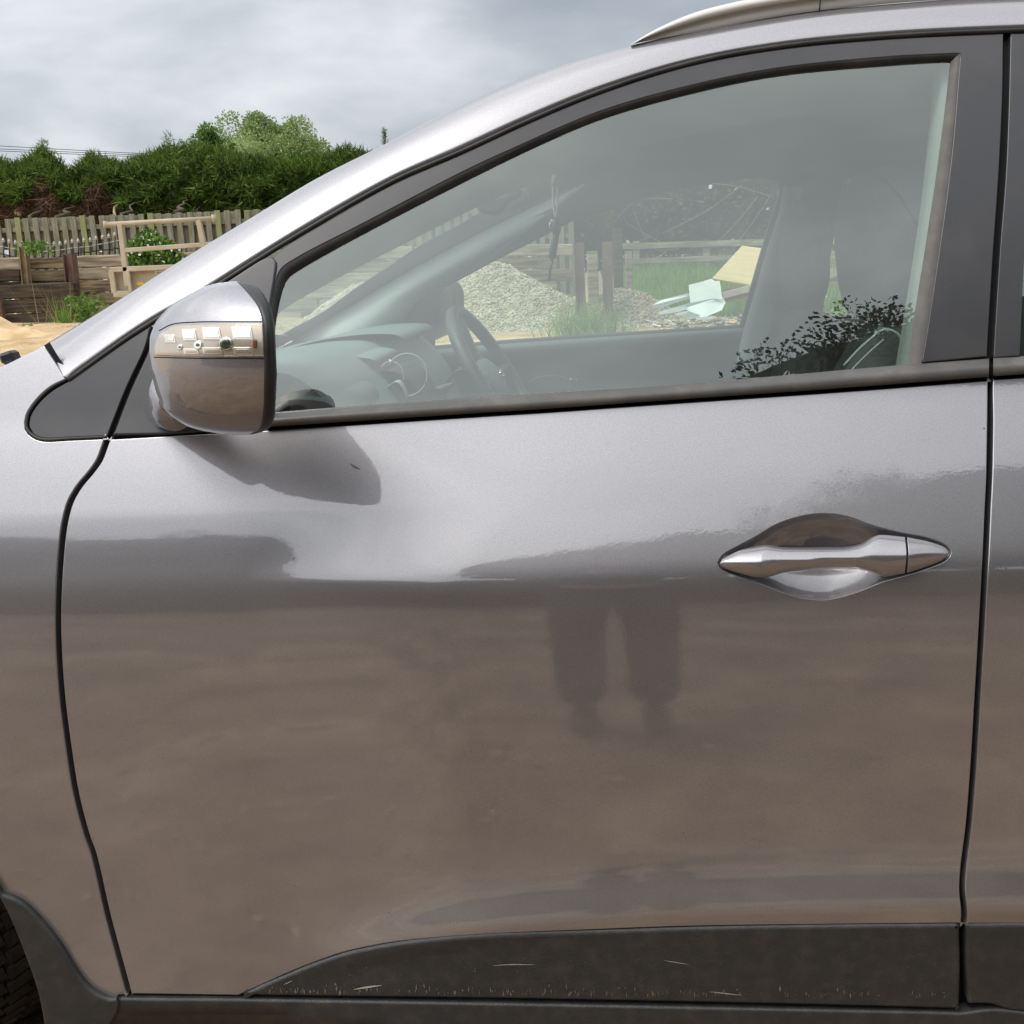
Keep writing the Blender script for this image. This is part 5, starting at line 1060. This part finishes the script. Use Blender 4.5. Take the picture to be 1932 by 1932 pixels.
# ---- rubbish on the ground
pmat('plywood', (.62, .44, .22), .7, var=(.72, .54, .30), scale=2.5, stretch=(1, 6, 6)); pmat('white_board', (.78, .80, .78), .5, dirt=((.5, .5, .45), .35, 5)); pmat('blue_board', (.40, .55, .56), .5); pmat('plank_red', (.22, .10, .08), .8); pmat('plank_weathered', (.42, .38, .32), .85, var=(.6, .55, .46), scale=4)
def board(name, pts, Ys, mat, label, th=.015, cat='board', group=None):
    P_ = [at(x, y, Y) for (x, y), Y in zip(pts, Ys)]; c = sum(P_, Vector())/len(P_); n_ = (P_[1]-P_[0]).cross(P_[2]-P_[0]).normalized(); 
    if n_.y < 0: n_ = -n_
    A = [p-c for p in P_]; B = [p-c+n_*th for p in P_]; k2 = len(A); o = link(name, mesh(name, A+B, [tuple(range(k2))[::-1], tuple(range(k2, 2*k2))]+[(i, (i+1) % k2, k2+(i+1) % k2, k2+i) for i in range(k2)], False), mat); o.location = c; tag(o, label, cat, group); return o
BY = 10.6
board('plywood_sheet', [(1343.5, 525), (1400, 463.5), (1437, 468), (1520, 452), (1560, 560), (1416, 539)], [BY+.2, BY+.9, BY+.9, BY+.9, BY+.2, BY+.2], 'plywood', 'yellow plywood sheet leaning on the rubbish pile')
board('discarded_sheet', [(1299.5, 537.5), (1326, 531), (1358, 530), (1363, 565), (1303, 578)], [BY, BY, BY, BY-.1, BY-.1], 'white_board', 'upright square white panel left of the plywood sheet')
board('discarded_sheet', [(1328, 530), (1342, 526), (1350, 531), (1336, 536)], [BY+.02, BY+.15, BY+.12, BY], 'white_board', 'small white offcut resting on top of the upright square panel')
board('white_plank', [(1231, 576), (1247, 566), (1300, 553), (1301, 558), (1240, 577)], [BY-.2, BY, BY+.1, BY+.1, BY-.15], 'white_board', 'long white plank leaning left of the square panel', th=.03)
board('blue_plank', [(1245, 588), (1300, 572), (1345, 563), (1360, 564), (1310, 578), (1252, 591)], [BY-.35]*6, 'blue_board', 'long blue grey plank lying below the square panel', th=.02)
board('discarded_sheet', [(1293, 583), (1330, 571), (1364, 562), (1369, 570), (1362, 585), (1338, 595), (1325, 601)], [BY-.5, BY-.4, BY-.3, BY-.3, BY-.45, BY-.55, BY-.6], 'white_board', 'broken white sheet lying flat in front of the square panel')
board('discarded_sheet', [(1242, 590), (1262, 583), (1292, 578), (1300, 583), (1270, 590), (1245, 594)], [BY-.55]*6, 'white_board', 'narrow white offcut at the left of the broken sheet')
board('discarded_sheet', [(1273, 593), (1290, 588), (1302, 586), (1296, 592), (1278, 596)], [BY-.65]*5, 'white_board', 'short white offcut just below the narrow white offcut')
board('discarded_sheet', [(1289, 595), (1300, 587), (1322, 595), (1312, 600), (1298, 600)], [BY-.7]*5, 'blue_board', 'small pale blue sheet in front of the white panels')
board('discarded_sheet', [(1312, 601), (1330, 597), (1352, 597), (1345, 602), (1315, 604)], [BY-.75]*5, 'white_board', 'thin white strip nearest the car in the rubbish')
for i, (a, b, w_, m_, lb) in enumerate((((1362, 558), (1440, 538), .07, 'plank_weathered', 'grey plank under the plywood sheet'), ((1368, 566), (1430, 548), .05, 'plank_red', 'dark red plank below the grey plank'), ((1372, 548), (1420, 545), .06, 'plank_red', 'short red plank tucked beneath the plywood sheet'), ((1395, 560), (1450, 556), .06, 'plank_weathered', 'splintered plank right of the dark red plank'),
        ((1560, 480), (1640, 520), .12, 'sleeper_pale', 'upper pale beam in the timber stack behind the headrest'), ((1552, 520), (1625, 500), .09, 'plank_weathered', 'sloping grey board crossing the timber stack'), ((1570, 450), (1640, 480), .10, 'plank_weathered', 'grey board on top of the timber stack'), ((1560, 535), (1640, 515), .08, 'sleeper_pale', 'lowest pale beam of the timber stack'), ((1580, 396), (1600, 412), .05, 'white_board', 'white batten poking above the timber stack'), ((1575, 420), (1620, 470), .16, 'plank_weathered', 'wide weathered board leaning on the timber stack'))):
    o = beam('plank', at(*a, BY+.1*i*.3), at(*b, BY+.1*i*.3+.05), .03, w_, m_, None, .003); c = sum((v_.co for v_ in o.data.vertices), Vector())/len(o.data.vertices); o.data.transform(Matrix.Translation(-c)); o.location = c; tag(o, lb, 'plank')
# scattered bits of debris
VV = []; FF = []; c_ = 0
bits = {'plank_weathered': [], 'white_board': [], 'soil_heap': [], 'plywood': []}
for m_, cnt, sz in (('plank_weathered', 420, .05), ('white_board', 90, .035), ('soil_heap', 900, .045), ('plywood', 160, .05)):
    V_ = []
    for _ in range(cnt):
        x = random.uniform(1.0, 4.6); y = random.uniform(8.6, 12.2); z = ground_z(x, y)+.01+.02*random.random(); a = random.uniform(0, 6.28); l_ = sz*random.uniform(.4, 2.2); w2 = sz*random.uniform(.15, .6); t_ = random.uniform(-.5, .8)
        d_ = np.array([math.cos(a), math.sin(a), t_*.5]); s_ = np.array([-math.sin(a), math.cos(a), random.uniform(-.4, .8)]); p = np.array([x, y, z]); V_ += [p-d_*l_-s_*w2, p+d_*l_-s_*w2, p+d_*l_+s_*w2, p-d_*l_+s_*w2]
    bits[m_] = np.array(V_)
db = link('debris', fastmesh('debris', [(v_, 4) for v_ in bits.values()]), list(bits.keys())); tag(db, 'splinters and rubble scattered over the brown ground', 'debris', kind='stuff')
bush('nettle_patch', at(1590, 592, 9.6), .5, .05, 600, 'low yellow green weeds between the timber stack and the car', 'bramble_leaf', 'weeds', L_=.06, W_=.02, ry=.4)

# ---- hanging lanyard with keys, inside the car
ly = empty('key_lanyard', at(1047, 335, .86)); tag(ly, 'black keys hanging on a pale looped cord below the mirror', 'lanyard')
def lp(nm, pts, r_, m_, seg=6): o = tube(nm, [at(x, y, .86) for x, y in pts], r_, m_, ly, seg=seg); o.location = -ly.location; return o
pmat('cord', (.55, .56, .48), .9); pmat('key_black', (.012, .012, .014), .25)
lp('cord', spline([(1050, 326), (1045, 334), (1043, 370), (1046, 402), (1048, 413)], 6), .0022, 'cord'); lp('cord', spline([(1056, 322), (1052, 334), (1052, 370), (1050, 402), (1049, 413)], 6), .0022, 'cord')
a = np.linspace(0, 2*math.pi, 17); lp('key_ring', [(1048+11*math.cos(t), 424+12*math.sin(t)) for t in a], .0016, 'chrome')
lp('key_fob', [(1044, 412), (1047, 418), (1050, 432), (1049, 446)], [.004, .010, .010, .006], 'key_black', 8); lp('key', [(1050, 430), (1048, 450), (1044, 470), (1042, 488)], [.004, .007, .008, .007], 'key_black', 8); lp('key', [(1042, 488), (1038, 510), (1036, 529)], [.0038, .0034, .003], 'key_black')

# ================================================================== BEHIND THE PHOTOGRAPHER (seen as reflections)
def back_tree(x, y, h, rad, label, seed, n=30000, sq=(1.15, .8, 1)):
    return tree('hedgerow_tree', (x, y, 0), h/(.6+.4), rad, label, 'dark_leaf', n=n, Ln=.075, W=.04, cz=.58, squash=sq, seed=seed, clumps=170, group='trees behind the photographer', trunk=.14, cr=(.12, .24), mass=.96)
back = [(3.4, -7.4, 8.8, 2.6, 'tallest dark tree behind the photographer, right of the yard'), (7.3, -8.0, 9.2, 3.0, 'second tall dark tree behind the photographer, at the far right'), (1.25, -7.8, 8.3, 2.2, 'medium dark tree directly behind the photographer'), (-1.6, -8.8, 2.7, 1.4, 'low bushy tree behind the photographer, left of the medium tree'), (-4.0, -8.6, 2.9, 1.7, 'low bushy tree behind the photographer, level with the bonnet'), (-6.8, -9.0, 3.0, 1.9, 'bushy tree behind the photographer, far left'), (-10.2, -10, 3.6, 2.4, 'bushy tree at the left end of the row behind the photographer'), (10.8, -9, 6.0, 2.9, 'dark tree at the right end of the row behind the photographer')]
for i, (x, y, h, r_, lb) in enumerate(back): back_tree(x, y, h, r_, lb, 20+i, 150000 if h > 6.5 else 40000)
n = 24000; P = np.stack([rng.uniform(-16, 16, n), rng.uniform(-7.9, -6.6, n), rng.uniform(0, 1, n)], 1); P[:, 2] *= 1.9+.4*np.array([noise.noise(Vector((a*.6, 0, 5))) for a in P[:, 0]])
gx_ = np.linspace(-16, 16, 65); um = []
for a_, b_ in zip(gx_[:-1], gx_[1:]):
    h0, h1 = [1.75+.3*noise.noise(Vector((q*.6, 0, 5))) for q in (a_, b_)]; um += [(a_, -8.1+.2*math.sin(a_*3), -.1), (b_, -8.1+.2*math.sin(b_*3), -.1), (b_, -7.8, h1), (a_, -7.8, h0)]
hb2 = link('undergrowth', fastmesh('undergrowth', [(np.array(um), 4), (leaves(P, unit(rng.normal(size=(n, 3))), rng.uniform(.12, .26, n), .12), 4)]), ['dark_leaf', 'dark_leaf']); tag(hb2, 'dense dark undergrowth along the edge of the yard behind the photographer', 'undergrowth', kind='stuff')

VV = []; FF = []; c_ = 0
base = [np.array([tuple(v_.co) for v_ in m_.vertices]) for m_ in stone_me]; fb = [np.array([tuple(p_.vertices) for p_ in m_.polygons]) for m_ in stone_me]
for _ in range(7000):
    x = random.uniform(-3.5, 3.5); y = random.uniform(-6.8, -.35); s_ = random.choice([.004, .006, .008, .011, .016])*random.uniform(.5, 1.3); k2 = random.randrange(6); VV.append(base[k2]*s_+np.array([x, y, ground_z(x, y)+s_*.15])); FF.append(fb[k2]+c_); c_ += len(base[k2])
pmat('clod', (.26, .19, .13), .95, var=(.55, .44, .33), scale=5)
o = link('clods', mesh('clods', np.concatenate(VV), np.concatenate(FF), False), 'clod'); tag(o, 'small stones and clods strewn over the brown ground beside the car', 'stones', kind='stuff')

# ---- the person taking the photograph
def skin(name, pts, edges, radii, mat, parent, sub=2, root=0):
    me = bpy.data.meshes.new(name); me.from_pydata(pts, edges, []); o = bpy.data.objects.new(name, me); COL.objects.link(o); md = o.modifiers.new('s', 'SKIN'); md.use_smooth_shade = True
    for i, v_ in enumerate(me.skin_vertices[0].data): r_ = radii[i]; v_.radius = (r_, r_) if not isinstance(r_, tuple) else r_; v_.use_root = (i == root)
    ms = o.modifiers.new('d', 'SUBSURF'); ms.levels = sub; ms.render_levels = sub; dg = bpy.context.evaluated_depsgraph_get(); m2 = bpy.data.meshes.new_from_object(o.evaluated_get(dg)); bpy.data.objects.remove(o); m2.polygons.foreach_set('use_smooth', [True]*len(m2.polygons)); return link(name, m2, mat, parent)
pmat('skin', (.45, .27, .2), .55); pmat('dark_cloth', (.018, .019, .024), .9, bump=.3, bscale=80); pmat('trouser_cloth', (.024, .024, .028), .9, bump=.3, bscale=60); pmat('boot', (.04, .03, .022), .7); pmat('hair', (.03, .02, .015), .7)
PX, PY = .10, -1.66; per = empty('person', (PX, PY, 0)); tag(per, 'person in a dark baggy top and trousers holding up a phone, reflected in the door', 'person')
bp = [(0, 0, .95), (0, -.01, 1.15), (0, 0, 1.36), (0, .01, 1.47), (0, .03, 1.56), (0, .035, 1.66), (-.19, 0, 1.40), (-.23, .06, 1.17), (-.13, .24, 1.24), (.19, 0, 1.40), (.23, .06, 1.17), (.0, .24, 1.24), (-.085, 0, .86), (-.105, .05, .48), (-.09, .02, .10), (.085, 0, .86), (.115, .05, .48), (.125, .02, .10)]
be = [(0, 1), (1, 2), (2, 3), (3, 4), (4, 5), (2, 6), (6, 7), (7, 8), (2, 9), (9, 10), (10, 11), (0, 12), (12, 13), (13, 14), (0, 15), (15, 16), (16, 17)]
br = [(.15, .11), (.14, .10), (.16, .10), .06, .075, .085, .06, .042, .03, .06, .042, .03, .085, .06, .042, .085, .06, .042]
skin('body', bp, be, br, 'skin', per)
def grow(l, d): return [(r_[0]+d, r_[1]+d) if isinstance(r_, tuple) else r_+d for r_ in l]
ji = [0, 1, 2, 3, 6, 7, 8, 9, 10, 11]; mpj = {a: i for i, a in enumerate(ji)}
skin('jacket', [bp[i] if i not in (0,) else (0, 0, .88) for i in ji], [(mpj[a], mpj[b]) for a, b in be if a in mpj and b in mpj], grow([br[i] for i in ji], .028), 'dark_cloth', per)
ti = [0, 12, 13, 14, 15, 16, 17]; mpt = {a: i for i, a in enumerate(ti)}; skin('trousers', [bp[i] for i in ti], [(mpt[a], mpt[b]) for a, b in be if a in mpt and b in mpt], [(.175, .13), .125, .088, .080, .125, .088, .080], 'trouser_cloth', per)
for sx in (-.09, .125): skin('shoe', [(sx, -.05, .05), (sx, .06, .05), (sx+.01, .17, .04)], [(0, 1), (1, 2)], [(.045, .05), (.05, .045), (.042, .03)], 'boot', per)
skin('hair', [(0, .0, 1.70), (0, -.02, 1.72), (0, -.03, 1.64)], [(0, 1), (1, 2)], [.085, .088, .07], 'hair', per, root=1)
skin('nose', [(0, .115, 1.66), (0, .13, 1.635)], [(0, 1)], [.010, .014], 'skin', per)
for sx in (-1, 1):
    skin('eye', [(sx*.03, .108, 1.672), (sx*.03, .114, 1.672)], [(0, 1)], [.010, .009], 'interior_light', per); skin('ear', [(sx*.085, .02, 1.67), (sx*.09, .01, 1.63)], [(0, 1)], [.014, .012], 'skin', per)
skin('mouth', [(-.022, .112, 1.60), (0, .117, 1.60), (.022, .112, 1.60)], [(0, 1), (1, 2)], [.005, .006, .005], 'skin', per)
# hands round the phone
for sx, hx in ((-1, -.145), (1, -.055)):
    bx_ = hx if sx < 0 else -.0
    pts = [(bx_+sx*.0, .25, 1.245), (bx_-sx*.005, .275, 1.26)]; ed = [(0, 1)]; rr2 = [(.026, .018), (.030, .018)]
    for f_ in range(4):
        z = 1.292-f_*.018; i0 = len(pts); pts += [(bx_-sx*.012, .29, z-.004), (bx_-sx*.018+sx*.0, .305, z), (bx_-sx*.034, .300+.002*f_, z+.002)]; ed += [(1, i0), (i0, i0+1), (i0+1, i0+2)]; rr2 += [.0085, .008, .007-.0004*f_]
    i0 = len(pts); pts += [(bx_-sx*.010, .268, 1.285), (bx_-sx*.035, .272, 1.30)]; ed += [(1, i0), (i0, i0+1)]; rr2 += [.010, .008]
    skin('hand', pts, ed, rr2, 'skin', per)
ph = link('phone', boxmesh('phone', .15, .008, .074, .003), 'key_black'); ph.location = (.0-.0, -1.357, 1.27); tag(ph, 'black phone held in both hands behind the camera', 'phone')
